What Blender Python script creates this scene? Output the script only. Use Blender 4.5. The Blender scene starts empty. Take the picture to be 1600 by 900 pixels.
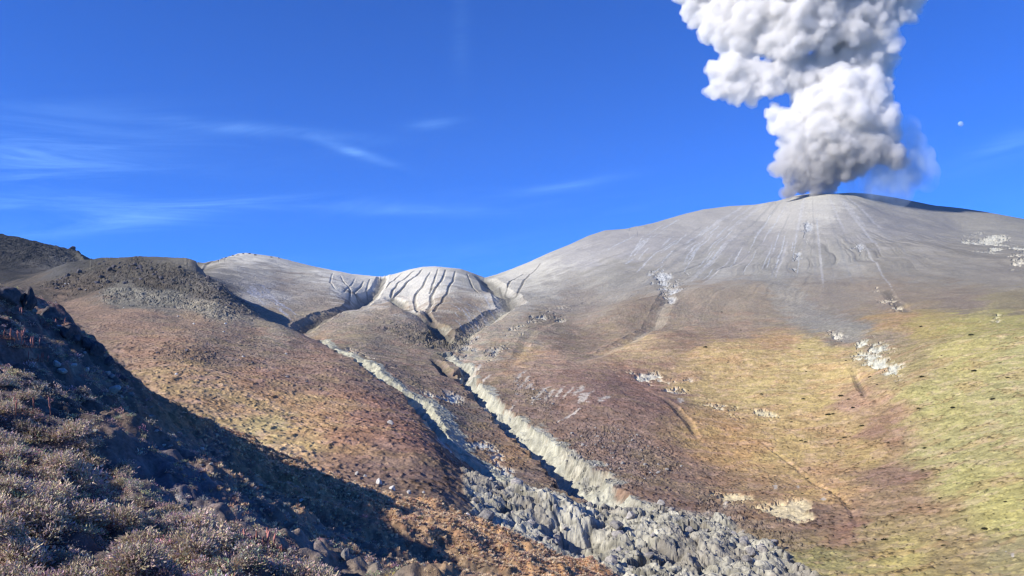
import bpy, math, random
import numpy as np

rng = np.random.default_rng(7)
random.seed(7)
F32 = np.float32

# ------------------------------------------------------------------ camera geometry
W, H = 1600.0, 900.0
FPX = 1256.0
PITCH = math.atan(150.0 / FPX)
CP, SP = math.cos(PITCH), math.sin(PITCH)


def pix2ang(px, py):
    """pixel of the photograph -> azimuth (rad, right +) and tan of elevation"""
    u = (np.asarray(px, float) - W / 2) / FPX
    v = (H / 2 - np.asarray(py, float)) / FPX
    x, y, z = u, CP - v * SP, SP + v * CP
    return np.arctan2(x, y), z / np.hypot(x, y)


def ang2pix(az, T):
    ca = np.cos(az)
    d = ca * CP + T * SP
    return W / 2 + FPX * np.sin(az) / d, H / 2 - FPX * (T * CP - ca * SP) / d


def at(px, py, r):
    """point seen at a pixel, at horizontal distance r from the camera"""
    az, T = pix2ang(px, py)
    return np.array([r * math.sin(az), r * math.cos(az), float(T) * r])


# ------------------------------------------------------------------ noise
def _hash(xi, yi, seed):
    h = (xi.astype(np.uint32) * np.uint32(374761393) + yi.astype(np.uint32) * np.uint32(668265263)
         + np.uint32((seed * 974634777) & 0xffffffff))
    h = (h ^ (h >> np.uint32(13))) * np.uint32(1274126177)
    return h ^ (h >> np.uint32(16))


def perlin(x, y, seed=0):
    x = np.asarray(x, F32); y = np.asarray(y, F32)
    x0 = np.floor(x); y0 = np.floor(y)
    fx = x - x0; fy = y - y0
    xi = x0.astype(np.int64).astype(np.uint32); yi = y0.astype(np.int64).astype(np.uint32)
    u = fx * fx * fx * (fx * (fx * 6 - 15) + 10)
    v = fy * fy * fy * (fy * (fy * 6 - 15) + 10)
    o = np.uint32(1)

    def g(a, b, dx, dy):
        ang = (_hash(a, b, seed) & np.uint32(1023)).astype(F32) * F32(2 * math.pi / 1024)
        return np.cos(ang) * dx + np.sin(ang) * dy
    n00 = g(xi, yi, fx, fy); n10 = g(xi + o, yi, fx - 1, fy)
    n01 = g(xi, yi + o, fx, fy - 1); n11 = g(xi + o, yi + o, fx - 1, fy - 1)
    a = n00 + u * (n10 - n00); b = n01 + u * (n11 - n01)
    return (a + v * (b - a)) * F32(1.5)


def fbm(x, y, octs=4, seed=0, gain=0.5, lac=2.03):
    s = 0; a = 1.0
    for k in range(octs):
        s = s + a * perlin(x, y, seed + 17 * k)
        x = x * lac + 13.7; y = y * lac - 7.3; a *= gain
    return s


def perlin3(x, y, z, seed=0):
    zf = np.floor(z); f = z - zf
    f = f * f * (3 - 2 * f)
    # two slices of 2-D noise with different offsets, blended: cheap 3-D noise
    k = zf.astype(np.int64)
    ox = ((k * 7919 + seed * 31) % 977).astype(F32) * F32(3.17)
    ox1 = (((k + 1) * 7919 + seed * 31) % 977).astype(F32) * F32(3.17)
    a = perlin(x + ox, y - ox * 1.3, seed); b = perlin(x + ox1, y - ox1 * 1.3, seed)
    return a + f * (b - a)


def worley(x, y, seed=0):
    """F1, F2 and a random number of the nearest cell"""
    x = np.asarray(x, F32); y = np.asarray(y, F32)
    x0 = np.floor(x); y0 = np.floor(y)
    f1 = np.full(x.shape, 9, F32); f2 = np.full(x.shape, 9, F32); idn = np.zeros(x.shape, F32)
    for i in (-1, 0, 1):
        for j in (-1, 0, 1):
            cx = x0 + i; cy = y0 + j
            a = cx.astype(np.int64).astype(np.uint32); b = cy.astype(np.int64).astype(np.uint32)
            h = _hash(a, b, seed)
            px = cx + (h & np.uint32(1023)).astype(F32) / 1024
            py = cy + ((h >> np.uint32(10)) & np.uint32(1023)).astype(F32) / 1024
            d = np.hypot(px - x, py - y)
            c = d < f1
            f2 = np.where(c, f1, np.minimum(f2, d)); idn = np.where(c, (h >> np.uint32(20)).astype(F32) / 4096, idn)
            f1 = np.where(c, d, f1)
    return f1, f2, idn


def worley_t(x, y, seed=0):
    """cell distances, cell number and a random tilted plane through each cell: broken rock"""
    x = np.asarray(x, F32); y = np.asarray(y, F32)
    x0 = np.floor(x); y0 = np.floor(y)
    f1 = np.full(x.shape, 9, F32); f2 = np.full(x.shape, 9, F32); idn = np.zeros(x.shape, F32); tl = np.zeros(x.shape, F32)
    for i in (-1, 0, 1):
        for j in (-1, 0, 1):
            cx = x0 + i; cy = y0 + j
            h = _hash(cx.astype(np.int64).astype(np.uint32), cy.astype(np.int64).astype(np.uint32), seed)
            px = cx + (h & np.uint32(1023)).astype(F32) / 1024
            py = cy + ((h >> np.uint32(10)) & np.uint32(1023)).astype(F32) / 1024
            d = np.hypot(px - x, py - y)
            a = (h >> np.uint32(7)).astype(F32) * F32(0.0123)
            t = (x - px) * np.cos(a) + (y - py) * np.sin(a)
            c = d < f1
            f2 = np.where(c, f1, np.minimum(f2, d)); idn = np.where(c, (h >> np.uint32(20)).astype(F32) / 4096, idn)
            tl = np.where(c, t, tl); f1 = np.where(c, d, f1)
    return f1, f2, idn, tl


def sstep(a, b, x):
    t = np.clip((x - a) / (b - a), 0, 1)
    return t * t * (3 - 2 * t)


def lin(c):
    c = np.asarray(c, float) / 255.0
    return np.where(c <= 0.04045, c / 12.92, ((c + 0.055) / 1.055) ** 2.4)


def tps_fit(P, v, smooth=1e-4):
    n = len(P)
    d = np.linalg.norm(P[:, None] - P[None], axis=2)
    K = np.where(d > 0, d * d * np.log(np.maximum(d, 1e-9)), 0) + np.eye(n) * smooth
    A = np.zeros((n + 3, n + 3)); A[:n, :n] = K
    A[:n, n] = 1; A[:n, n + 1:] = P; A[n, :n] = 1; A[n + 1:, :n] = P.T
    return np.linalg.solve(A, np.concatenate([v, np.zeros(3)]))


def tps_eval(P, w, Q):
    out = np.empty(len(Q))
    n = len(P)
    for s in range(0, len(Q), 20000):
        q = Q[s:s + 20000]
        d = np.sqrt(((q[:, None] - P[None]) ** 2).sum(2))
        K = d * d * np.log(np.maximum(d, 1e-9))
        out[s:s + 20000] = K @ w[:n] + w[n] + q @ w[n + 1:]
    return out


def bilin(G, fi, fj):
    """sample a grid at fractional indices"""
    fi = np.clip(fi, 0, G.shape[0] - 1.001); fj = np.clip(fj, 0, G.shape[1] - 1.001)
    i = fi.astype(np.int32); j = fj.astype(np.int32)
    a = (fi - i).astype(F32); b = (fj - j).astype(F32)
    if G.ndim == 3:
        a = a[..., None]; b = b[..., None]
    return (G[i, j] * (1 - a) + G[i + 1, j] * a) * (1 - b) + (G[i, j + 1] * (1 - a) + G[i + 1, j + 1] * a) * b


# ------------------------------------------------------------------ scene helpers
scene = bpy.context.scene
COL = scene.collection


def tag(o, label=None, cat=None, group=None, kind=None):
    if label: o['label'] = label
    if cat: o['category'] = cat
    if group: o['group'] = group
    if kind: o['kind'] = kind
    return o


def link(o, parent=None):
    COL.objects.link(o)
    if parent is not None:
        o.parent = parent
    return o


def mesh_np(name, V, Fq, mat=None, col=None, smooth=False):
    """mesh from numpy verts (n,3) and faces (m,3|4), optional point colours"""
    me = bpy.data.meshes.new(name)
    V = np.ascontiguousarray(V, dtype=F32); Fq = np.ascontiguousarray(Fq, dtype=np.int32)
    k = Fq.shape[1]
    me.vertices.add(len(V)); me.vertices.foreach_set('co', V.ravel())
    me.loops.add(Fq.size); me.loops.foreach_set('vertex_index', Fq.ravel())
    me.polygons.add(len(Fq))
    me.polygons.foreach_set('loop_start', np.arange(0, Fq.size, k, dtype=np.int32))
    if smooth:
        me.polygons.foreach_set('use_smooth', np.ones(len(Fq), bool))
    me.update(calc_edges=True)
    if not smooth:
        me.polygons.foreach_set('use_smooth', np.zeros(len(Fq), bool))
    if col is not None:
        a = me.attributes.new('albedo', 'FLOAT_COLOR', 'POINT')
        c = np.ones((len(V), 4), F32); c[:, :3] = col
        a.data.foreach_set('color', c.ravel())
    if mat:
        me.materials.append(mat)
    return me


def obj(name, me, parent=None):
    return link(bpy.data.objects.new(name, me), parent)


def empty(name, loc=(0, 0, 0)):
    o = bpy.data.objects.new(name, None)
    o.location = loc
    o.empty_display_size = 0.5
    return link(o)


def new_mat(name):
    m = bpy.data.materials.new(name); m.use_nodes = True
    nt = m.node_tree; nt.nodes.clear()
    out = nt.nodes.new('ShaderNodeOutputMaterial')
    return m, nt, out


def N(nt, typ, **kw):
    n = nt.nodes.new(typ)
    for k, v in kw.items():
        if k in n.inputs:
            n.inputs[k].default_value = v
        else:
            setattr(n, k, v)
    return n
QUAL = 1.0
SUN_AZ_DEG, SUN_EL_DEG = 242.0, 30.0
SKY_GAIN = (0.165, 0.555, 1.36)
CIRRUS = 0.6
EXPOSURE = 0.82
VOLB = 12
PLUME_MODE = 'volume'
PLUME_DENS, PLUME_G = 0.07, 0.25
HAZE = 0.00002
# ------------------------------------------------------------------ far terrain: control profiles
# per photograph column: (row, distance in metres) from the valley to the skyline; rows of hidden dips lie below the crest before them
PROF = {
 -220: [(780,120),(640,220),(540,340),(470,560),(440,800),(410,1150),(372,1450),(345,1650)],
 0:    [(800,115),(690,170),(610,240),(540,340),(490,480),(462,640),(450,800),(452,950),(425,1150),(395,1400),(370,1640)],
 100:  [(800,115),(720,160),(640,230),(570,340),(520,450),(480,600),(450,720),(416,820),(428,1050),(410,1350),(393,1640)],
 200:  [(820,115),(740,150),(660,210),(590,300),(535,410),(490,530),(462,640),(430,720),(404,780),(420,1000),(426,1500)],
 300:  [(840,115),(770,145),(690,190),(620,260),(570,340),(520,460),(480,590),(440,690),(408,770),(424,980),(424,1400)],
 350:  [(850,115),(790,140),(710,185),(640,245),(585,330),(535,440),(495,560),(462,640),(448,690),(470,800),(440,1000),(416,1300),(399,1650)],
 400:  [(860,115),(800,138),(720,180),(650,240),(590,330),(545,430),(515,540),(492,630),(512,700),(492,800),(460,960),(430,1250),(398,1650)],
 440:  [(860,115),(800,138),(720,180),(660,235),(600,320),(555,420),(530,500),(509,590),(528,660),(505,780),(470,950),(438,1250),(404,1650)],
 470:  [(865,115),(805,138),(730,178),(670,228),(610,310),(565,405),(540,490),(522,575),(536,640),(508,780),(475,940),(440,1250),(414,1650)],
 540:  [(870,115),(810,135),(740,175),(680,222),(620,300),(580,380),(557,480),(536,600),(512,740),(484,880),(468,1020),(447,1250),(428,1700)],
 575:  [(870,115),(812,135),(745,173),(690,215),(632,290),(592,375),(565,480),(530,640),(500,800),(478,950),(490,1060),(455,1300),(432,1750)],
 610:  [(870,115),(815,135),(760,165),(705,205),(650,270),(602,380),(578,470),(545,620),(510,770),(473,990),(486,1080),(455,1300),(430,1640)],
 650:  [(870,115),(820,135),(765,165),(720,195),(665,260),(622,370),(585,490),(550,620),(515,770),(482,950),(494,1050),(455,1280),(421,1530)],
 680:  [(875,115),(825,135),(770,165),(725,200),(680,260),(640,350),(600,450),(560,590),(530,740),(508,870),(480,1050),(450,1260),(417,1520)],
 725:  [(875,115),(830,140),(780,175),(735,230),(690,300),(640,390),(598,490),(560,620),(540,720),(515,850),(480,1060),(450,1280),(424,1540)],
 760:  [(880,120),(830,155),(780,195),(742,245),(700,300),(655,375),(620,440),(580,540),(545,670),(520,800),(495,980),(462,1250),(434,1620)],
 830:  [(880,140),(830,172),(790,208),(745,262),(690,335),(645,410),(600,505),(560,620),(520,790),(490,950),(462,1200),(437,1440),(409,1680)],
 900:  [(900,140),(850,172),(805,210),(748,268),(695,335),(645,415),(600,510),(555,650),(510,880),(475,1080),(430,1350),(379,1700)],
 1000: [(900,155),(850,188),(800,226),(745,285),(690,360),(640,445),(600,530),(550,670),(505,850),(455,1100),(400,1400),(349,1760)],
 1100: [(900,165),(850,202),(800,248),(745,310),(690,385),(635,475),(580,590),(525,760),(470,980),(420,1250),(370,1550),(328,1850)],
 1200: [(900,168),(850,208),(800,254),(740,325),(680,410),(620,505),(560,640),(500,830),(440,1090),(380,1430),(345,1640),(315,1820)],
 1300: [(900,165),(830,225),(760,300),(690,390),(620,500),(550,660),(490,840),(430,1090),(370,1390),(330,1620),(303,1800)],
 1400: [(900,160),(830,215),(760,280),(690,360),(620,460),(540,630),(480,820),(420,1070),(370,1400),(335,1740),(310,2060)],
 1500: [(900,152),(830,200),(760,255),(690,330),(620,425),(545,570),(490,740),(430,980),(380,1340),(350,1740),(325,2150)],
 1600: [(900,145),(830,185),(760,235),(690,300),(620,390),(550,520),(490,690),(430,930),(390,1240),(362,1640),(342,2100)],
 1820: [(900,130),(820,170),(740,230),(640,340),(540,520),(470,740),(420,1050),(395,1400),(382,1700)],
}
SKY = [(-260,340),(-100,356),(0,367),(40,374),(80,384),(106,389.5),(122,392),(140,396),(160,402),(180,403),(210,401),(240,401),
       (270,403),(290,403),(310,408),(330,412),(345,408),(355,402),(372,396),(385,395),(400,397),(430,401),(460,409),(490,416),
       (520,422),(550,428),(580,431),(598,433),(615,429),(640,421),(660,417),(680,416),(700,418),(720,420),(740,427),(757,434),(775,429),
       (800,420),(830,408),(860,394),(890,382),(920,368),(945,360),(985,357),(1020,349),(1060,337),(1100,327),(1140,322),(1180,320),
       (1215,314),(1240,306),(1270,302),(1300,303),(1330,301),(1360,303),(1400,309),(1440,317),(1460,321),(1500,325),(1540,331),(1600,342),(1700,362),(1850,392)]

AZ0, AZ1 = -0.80, 0.72
R0, R1 = 112.0, 4200.0
KA = 4.0


def lr(r): return np.log(r)


P, v = [], []
for px, rows in PROF.items():
    for (py, r) in rows:
        a, T = pix2ang(px, py)
        P.append((a * KA, math.log(r))); v.append(float(T))
    a, T = pix2ang(px, rows[-1][0])
    for rr, dT in ((2500, 0.05), (3100, 0.09), (4200, 0.13)):
        P.append((a * KA, math.log(rr))); v.append(float(T) - dT)
P = np.array(P); v = np.array(v)
wts = tps_fit(P, v, 2e-4)

QA = globals().get('QUAL', 1.0)
NA, NR = int(1750 * QA), int(1250 * QA)
az = np.linspace(AZ0, AZ1, NA)
lrr = np.linspace(math.log(R0), math.log(R1), NR)
# finer steps where the ground rises slowly: keep log spacing but thin out beyond the skyline
tt = np.linspace(0, 1, NR)
lrr = math.log(R0) + (math.log(R1) - math.log(R0)) * (tt - 0.06 * np.sin(2 * math.pi * tt) / (2 * math.pi) * 2)
ca_, cr_ = 300, 320
caz = np.linspace(AZ0, AZ1, ca_); clr = np.linspace(lrr[0], lrr[-1], cr_)
Q = np.stack(np.meshgrid(caz * KA, clr, indexing='ij'), -1).reshape(-1, 2)
Tc = tps_eval(P, wts, Q).reshape(ca_, cr_).astype(F32)
# exact skyline
skpx = np.array([s[0] for s in SKY], float); skpy = np.array([s[1] for s in SKY], float)


def coarse_idx(a, l):
    return (a - AZ0) / (AZ1 - AZ0) * (ca_ - 1), (l - clr[0]) / (clr[-1] - clr[0]) * (cr_ - 1)


AZg, LRg = np.meshgrid(az, lrr, indexing='ij')
T = bilin(Tc, *coarse_idx(AZg, LRg)).astype(F32)
jmax = T.argmax(1); Tmax = T.max(1)
# skyline of the photograph as tan(elevation) for each azimuth
spx = np.linspace(-260, 1850, 4000)
spy = np.interp(spx, skpx, skpy)
sa, sT = pix2ang(spx, spy)
Tsky = np.interp(az, sa, sT)
lsky = lrr[jmax]
ker = np.exp(-0.5 * (np.arange(-30, 31) / 12.0) ** 2); ker /= ker.sum()
lsky = np.convolve(np.pad(lsky, 30, mode='edge'), ker, 'valid')
dT = (Tsky - Tmax)
wgt = np.exp(-np.clip(np.abs(lrr[None, :] - lsky[:, None]) / 0.33, 0, 6) ** 1.6)
wgt = np.where(lrr[None, :] > lsky[:, None], 1 - 0.6 * sstep(0, 0.6, lrr[None, :] - lsky[:, None]), wgt)
kl = np.exp(-0.5 * (np.arange(-90, 91) / 40.0) ** 2); kl /= kl.sum()
dlow = np.convolve(np.pad(dT, 90, mode='edge'), kl, 'valid')
wn = np.exp(-(np.abs(lrr[None, :] - lsky[:, None]) / 0.05) ** 2)
T = T + (dlow[:, None] * wgt + (dT - dlow)[:, None] * wn).astype(F32)
for _ in range(2):                                     # settle the crest exactly
    jm = T.argmax(1); dd = Tsky - T.max(1)
    wn = np.exp(-(np.abs(lrr[None, :] - lrr[jm][:, None]) / 0.04) ** 2)
    okc = 1 - np.exp(-((az - pix2ang(150, 402)[0]) / 0.045) ** 2) - np.exp(-((az - pix2ang(332, 412)[0]) / 0.02) ** 2)
    T = T + ((dd * np.clip(okc, 0, 1))[:, None] * wn).astype(F32)
R = np.exp(LRg).astype(F32)
SA, CA = np.sin(AZg).astype(F32), np.cos(AZg).astype(F32)
X = R * SA; Y = R * CA
Z = T * R
Tbase = T.copy()
RUN = np.maximum.accumulate(T, axis=1)
PX, PY = ang2pix(AZg, RUN)              # where on the ground a spot lies, in the photograph's own measure (hidden ground takes its crest's)
PX = PX.astype(F32); PY = PY.astype(F32)
JSKY = T.argmax(1)


def hit(px, py):
    """nearest ground seen at a pixel (base surface): azimuth index, radius index"""
    a, t = pix2ang(px, py)
    i = int(np.clip(round((float(a) - AZ0) / (AZ1 - AZ0) * (NA - 1)), 0, NA - 1))
    row = RUN[i]
    j = int(np.searchsorted(row, float(t)))
    return i, min(j, int(JSKY[i]))


def ground(px, py):
    i, j = hit(px, py)
    return X[i, j], Y[i, j], R[i, j]


def polyline(pts, step=6.0):
    """photograph polyline -> dense world polyline"""
    out = []
    pts = np.array(pts, float)
    for a, b in zip(pts[:-1], pts[1:]):
        n = max(2, int(np.hypot(*(b - a)[:2]) / step))
        for t in np.linspace(0, 1, n, endpoint=False):
            p = a + (b - a) * t
            x, y, r = ground(p[0], p[1])
            out.append((x, y, r) + tuple(p[2:]))
    p = pts[-1]; x, y, r = ground(p[0], p[1]); out.append((x, y, r) + tuple(p[2:]))
    return np.array(out)


def near_line(L, reach):
    """distance to polyline, side (+ right of travel), and interpolated extra columns; only inside a window.
    L: columns x, y, r, extras. reach: metres"""
    D = np.full(X.shape, 1e9, F32); S = np.zeros(X.shape, F32); E = [np.zeros(X.shape, F32) for _ in range(L.shape[1] - 3)]
    for a, b in zip(L[:-1], L[1:]):
        x0, x1 = min(a[0], b[0]) - reach, max(a[0], b[0]) + reach
        y0, y1 = min(a[1], b[1]) - reach, max(a[1], b[1]) + reach
        cs = [(xx, yy) for xx in (x0, x1) for yy in (y0, y1)]
        aa = [math.atan2(*c) for c in cs]; rr = [math.hypot(*c) for c in cs]
        i0 = int(np.searchsorted(az, min(aa))); i1 = int(np.searchsorted(az, max(aa))) + 1
        j0 = int(np.searchsorted(lrr, math.log(max(1, min(min(rr), y0))))); j1 = int(np.searchsorted(lrr, math.log(max(rr)))) + 1
        if i1 <= i0 or j1 <= j0: continue
        sl = (slice(i0, i1), slice(j0, j1))
        dx, dy = b[0] - a[0], b[1] - a[1]; l2 = dx * dx + dy * dy + 1e-9
        ux, uy = X[sl] - a[0], Y[sl] - a[1]
        t = np.clip((ux * dx + uy * dy) / l2, 0, 1)
        qx, qy = ux - t * dx, uy - t * dy
        d = np.hypot(qx, qy)
        c = d < D[sl]
        D[sl] = np.where(c, d, D[sl]); S[sl] = np.where(c, np.sign(dy * ux - dx * uy), S[sl])
        for k in range(len(E)):
            E[k][sl] = np.where(c, a[3 + k] + t * (b[3 + k] - a[3 + k]), E[k][sl])
    return D, S, E
# ------------------------------------------------------------------ far terrain: relief
def wob(scale, amp, seed):
    return fbm(X / scale, Y / scale, 3, seed) * amp


def poly_sd(pts, margin=40, warp=0.0, wl=None, seed=3):
    """signed distance (photograph measure, inside > 0) to an outline laid on the ground, with a ragged edge"""
    pts = np.array(pts, float)
    x0, y0 = pts.min(0) - margin; x1, y1 = pts.max(0) + margin
    m = (PX > x0) & (PX < x1) & (PY > y0) & (PY < y1)
    out = np.full(X.shape, -1e3, F32)
    qx = PX[m].astype(F32); qy = PY[m].astype(F32)
    if warp:
        w = wl or 12.0
        qx = qx + fbm(X[m] / w, Y[m] / w, 4, seed, 0.6) * warp; qy = qy + fbm(X[m] / w, Y[m] / w, 4, seed + 91, 0.6) * warp
    d = np.full(qx.shape, 1e9, F32); ins = np.zeros(qx.shape, bool)
    n = len(pts)
    for k in range(n):
        a = pts[k]; b = pts[(k + 1) % n]
        dx, dy = b - a
        t = np.clip(((qx - a[0]) * dx + (qy - a[1]) * dy) / (dx * dx + dy * dy + 1e-9), 0, 1)
        d = np.minimum(d, np.hypot(qx - a[0] - t * dx, qy - a[1] - t * dy))
        c = ((a[1] > qy) != (b[1] > qy)) & (qx < (b[0] - a[0]) * (qy - a[1]) / (b[1] - a[1] + 1e-12) + a[0])
        ins ^= c
    out[m] = np.where(ins, d, -d)
    return out


FADE = 1 - sstep(lrr[JSKY][:, None] - 0.02, lrr[JSKY][:, None] + 0.05, LRg)      # 1 in front of the skyline
NEARSKY = np.exp(-np.abs(LRg - lrr[JSKY][:, None]) / 0.06).astype(F32)           # keep the crest line itself as traced

# broad and middle undulation
Z = Z + wob(150, 5.0, 1) * (1 - NEARSKY) * sstep(250, 700, R) * 0.9
Z = Z + wob(45, 1.1, 5) * (1 - NEARSKY) * sstep(150, 400, R)
Z = Z + wob(14, 0.22, 9)

# --- local hummocks: px, py, radius m, height m
for (px, py, rad, hh) in [(960, 640, 55, 7), (870, 600, 40, 4), (620, 590, 40, 3), (1150, 560, 70, 6), (700, 470, 70, 0), (560, 690, 28, 2.5),
                          (330, 600, 40, 2.5), (1480, 600, 80, 6), (1560, 530, 80, 8), (1390, 520, 60, 5), (980, 490, 60, 8), (1120, 460, 90, 10),
                          (760, 465, 60, 10), (1240, 580, 50, 5), (1230, 790, 25, 2)]:
    x, y, r = ground(px, py)
    Z = Z + hh * np.exp(-((X - x) ** 2 + (Y - y) ** 2) / rad ** 2).astype(F32)

# --- volcano: radial rills
SXw, SYw, _ = ground(1275, 308)
vx, vy = X - SXw, Y - (SYw + 60)
vphi = np.arctan2(vx, -vy); vrad = np.hypot(vx, vy)
volm = sstep(700, 900, PX + 0.9 * (PY - 450)) * sstep(1500, 1100, vrad) * (1 - NEARSKY)
vw = vphi + 0.02 * fbm(X / 160, Y / 160, 3, 41)
rill = fbm(vw * 9.0, vrad / 700, 3, 43)
rill2 = fbm(vw * 30.0, vrad / 420, 3, 47, 0.6)
vol_rill = volm * sstep(200, 620, vrad) * (0.45 + 0.9 * sstep(-0.3, 0.5, fbm(X / 260, Y / 260, 3, 49)))
Z = Z + (-1.1 * np.exp(-(rill / 0.16) ** 2) - 0.5 * np.exp(-(rill2 / 0.22) ** 2)) * vol_rill * sstep(1150, 700, vrad)

# --- streams and gullies (px, py, depth, half width), followed downhill
GUL = {
 'M': [(696,552,3,6),(715,570,5,8),(728,580,6,8),(722,594,7,9),(738,613,8,9),(760,637,8.5,10),(776,648,8.5,10),(797,672,9,11),(828,690,9,11),(848,712,10,12),(884,736,10,12),(908,764,8,12),(935,778,5,12),(972,800,2.5,12)],
 'L': [(500,533,2,5),(550,563,3.5,6),(600,598,5,7),(645,622,6,8),(664,648,5.5,8),(682,678,4.5,7),(716,708,3.2,7),(746,735,2.6,7),(776,762,2,7),(802,786,1,7)],
 'A': [(597,434,6,12),(590,450,8,13),(578,465,8,14),(545,482,8,14),(505,497,7,13),(480,510,7,12),(470,521,6,12)],
 'B': [(758,435,14,24),(775,452,13,24),(798,474,11,22)],
 'B2': [(798,474,9,18),(770,495,9,18),(742,512,9,16),(714,531,8,14)],
 'C': [(612,467,6,13),(640,484,8,14),(668,500,9,15),(690,518,12,15),(700,534,13,13)],
 '1': [(660, 420, 0.93, 2), (657, 424, 1.86, 2.6), (650, 432, 2.48, 2.8), (636, 442, 2.79, 3), (626, 454, 2.79, 3.2), (614, 466, 3.1, 3.6)],
 '2': [(648, 423, 0.93, 2), (636, 433, 1.86, 2.5), (622, 443, 2.17, 2.6), (614, 454, 2.48, 3), (611, 466, 2.79, 3.4)],
 '3': [(672, 424, 0.93, 2), (668, 433, 1.86, 2.6), (660, 449, 2.48, 3), (650, 459, 2.79, 3), (648, 472, 2.79, 3.2), (652, 486, 2.48, 3.2)],
 '4': [(697, 421, 1.24, 2.4), (692, 434, 2.17, 2.8), (684, 446, 2.79, 3), (674, 461, 3.1, 3.4), (675, 474, 3.72, 4), (667, 488, 3.72, 5), (676, 503, 3.72, 6)],
 '5': [(712, 424, 0.93, 2), (708, 436, 1.86, 2.6), (703, 446, 2.17, 2.6), (699, 458, 2.17, 2.6), (688, 474, 2.48, 3), (678, 488, 2.48, 3)],
 '6': [(730, 428, 0.93, 2), (735, 440, 1.55, 2.4), (742, 452, 1.55, 2.4), (748, 464, 1.24, 2.4)],
 '7': [(818, 426, 1.24, 2.4), (798, 440, 2.48, 3), (789, 455, 2.48, 3.4), (796, 468, 2.48, 3.4)],
 '8': [(568, 440, 0.93, 2), (562, 448, 1.55, 2.4), (553, 458, 1.86, 2.6), (560, 468, 1.86, 2.6)],
 '9': [(532, 432, 0.62, 2), (540, 442, 1.24, 2.2), (548, 454, 1.55, 2.4), (545, 470, 1.55, 2.4)],
 'a1': [(628, 428, 0.93, 2), (612, 441, 1.86, 2.4), (600, 450, 1.86, 2.6), (590, 459, 1.86, 2.8)],
 'a2': [(684, 420, 0.93, 2), (680, 434, 1.86, 2.4), (676, 446, 1.86, 2.6), (672, 458, 1.86, 2.6)],
 'a3': [(604, 436, 1.86, 3), (592, 446, 2.17, 3.2)],
 'a4': [(520, 428, 0.62, 1.8), (516, 440, 0.93, 2), (524, 452, 0.93, 2)],
 'a5': [(578, 437, 0.93, 2), (572, 452, 1.36, 2.4), (574, 464, 1.36, 2.4)],
 'a6': [(845, 412, 1.24, 2.4), (822, 434, 1.86, 3), (812, 452, 1.86, 3), (806, 466, 1.86, 3)],
 'a7': [(780, 446, 1.24, 2.4), (786, 460, 1.86, 3), (797, 472, 1.86, 3)],
 'a8': [(555, 436, 0.62, 1.8), (548, 446, 0.93, 2), (538, 456, 0.93, 2)],
 'D': [(1024,425,1.2,8),(1045,455,2,10),(1040,480,3,11),(1018,507,3.6,12),(985,530,3.4,12),(945,553,2.4,11),(905,572,1.2,10)],
 'S': [(1005,612,0.4,2),(1030,632,1,2.6),(1055,652,1.6,3),(1072,668,1.5,3),(1090,690,0.5,2)],
 'F': [(1335,592,1,2),(1343,615,1.6,2.4),(1352,636,1,2)],
 'G': [(1196,702,0.3,1.2),(1250,738,0.6,1.4),(1300,772,0.8,1.5),(1330,800,0.7,1.5),(1340,825,0.3,1.2)],
 'H': [(1385,455,1.2,6),(1400,475,1.6,6),(1420,495,1.6,6)],
 'J': [(680,556,3,5),(690,575,5,6),(704,592,4,6)],
 'K': [(800,570,0.6,5),(830,520,1.2,7),(880,492,0.8,7)],
}
cut = np.zeros(X.shape, F32)
wander = fbm(X / 17, Y / 17, 3, 63) * 3.4 + fbm(X / 5, Y / 5, 3, 65) * 0.9
BANK = {}
warpx = fbm(X / 9, Y / 9, 3, 61) * 1.3
for nm, pts in GUL.items():
    L = polyline(pts)
    D, S, (dep, wid) = near_line(L, 60)
    wid = np.maximum(wid, 0.1)
    d = np.maximum(D + warpx * np.minimum(1, wid / 12), 0)
    if nm in ('M', 'L'):
        d = np.maximum(D + warpx * 1.3 + wander, 0)
        wid_ = np.where(S > 0, wid * 0.55, wid)          # undercut outer bank, gentler inner bank
        prof = np.where(d < wid_, dep * 1.15 * (1 - np.clip(d / wid_, 0, 1)) ** 0.75, 0)
    else:
        prof = np.where(d < wid, dep * (1 - np.clip(d / wid, 0, 1)) ** 0.75, 0)
    cut = np.maximum(cut, prof)
    BANK[nm] = (D, S, dep, wid)
Z = Z - cut

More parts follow.
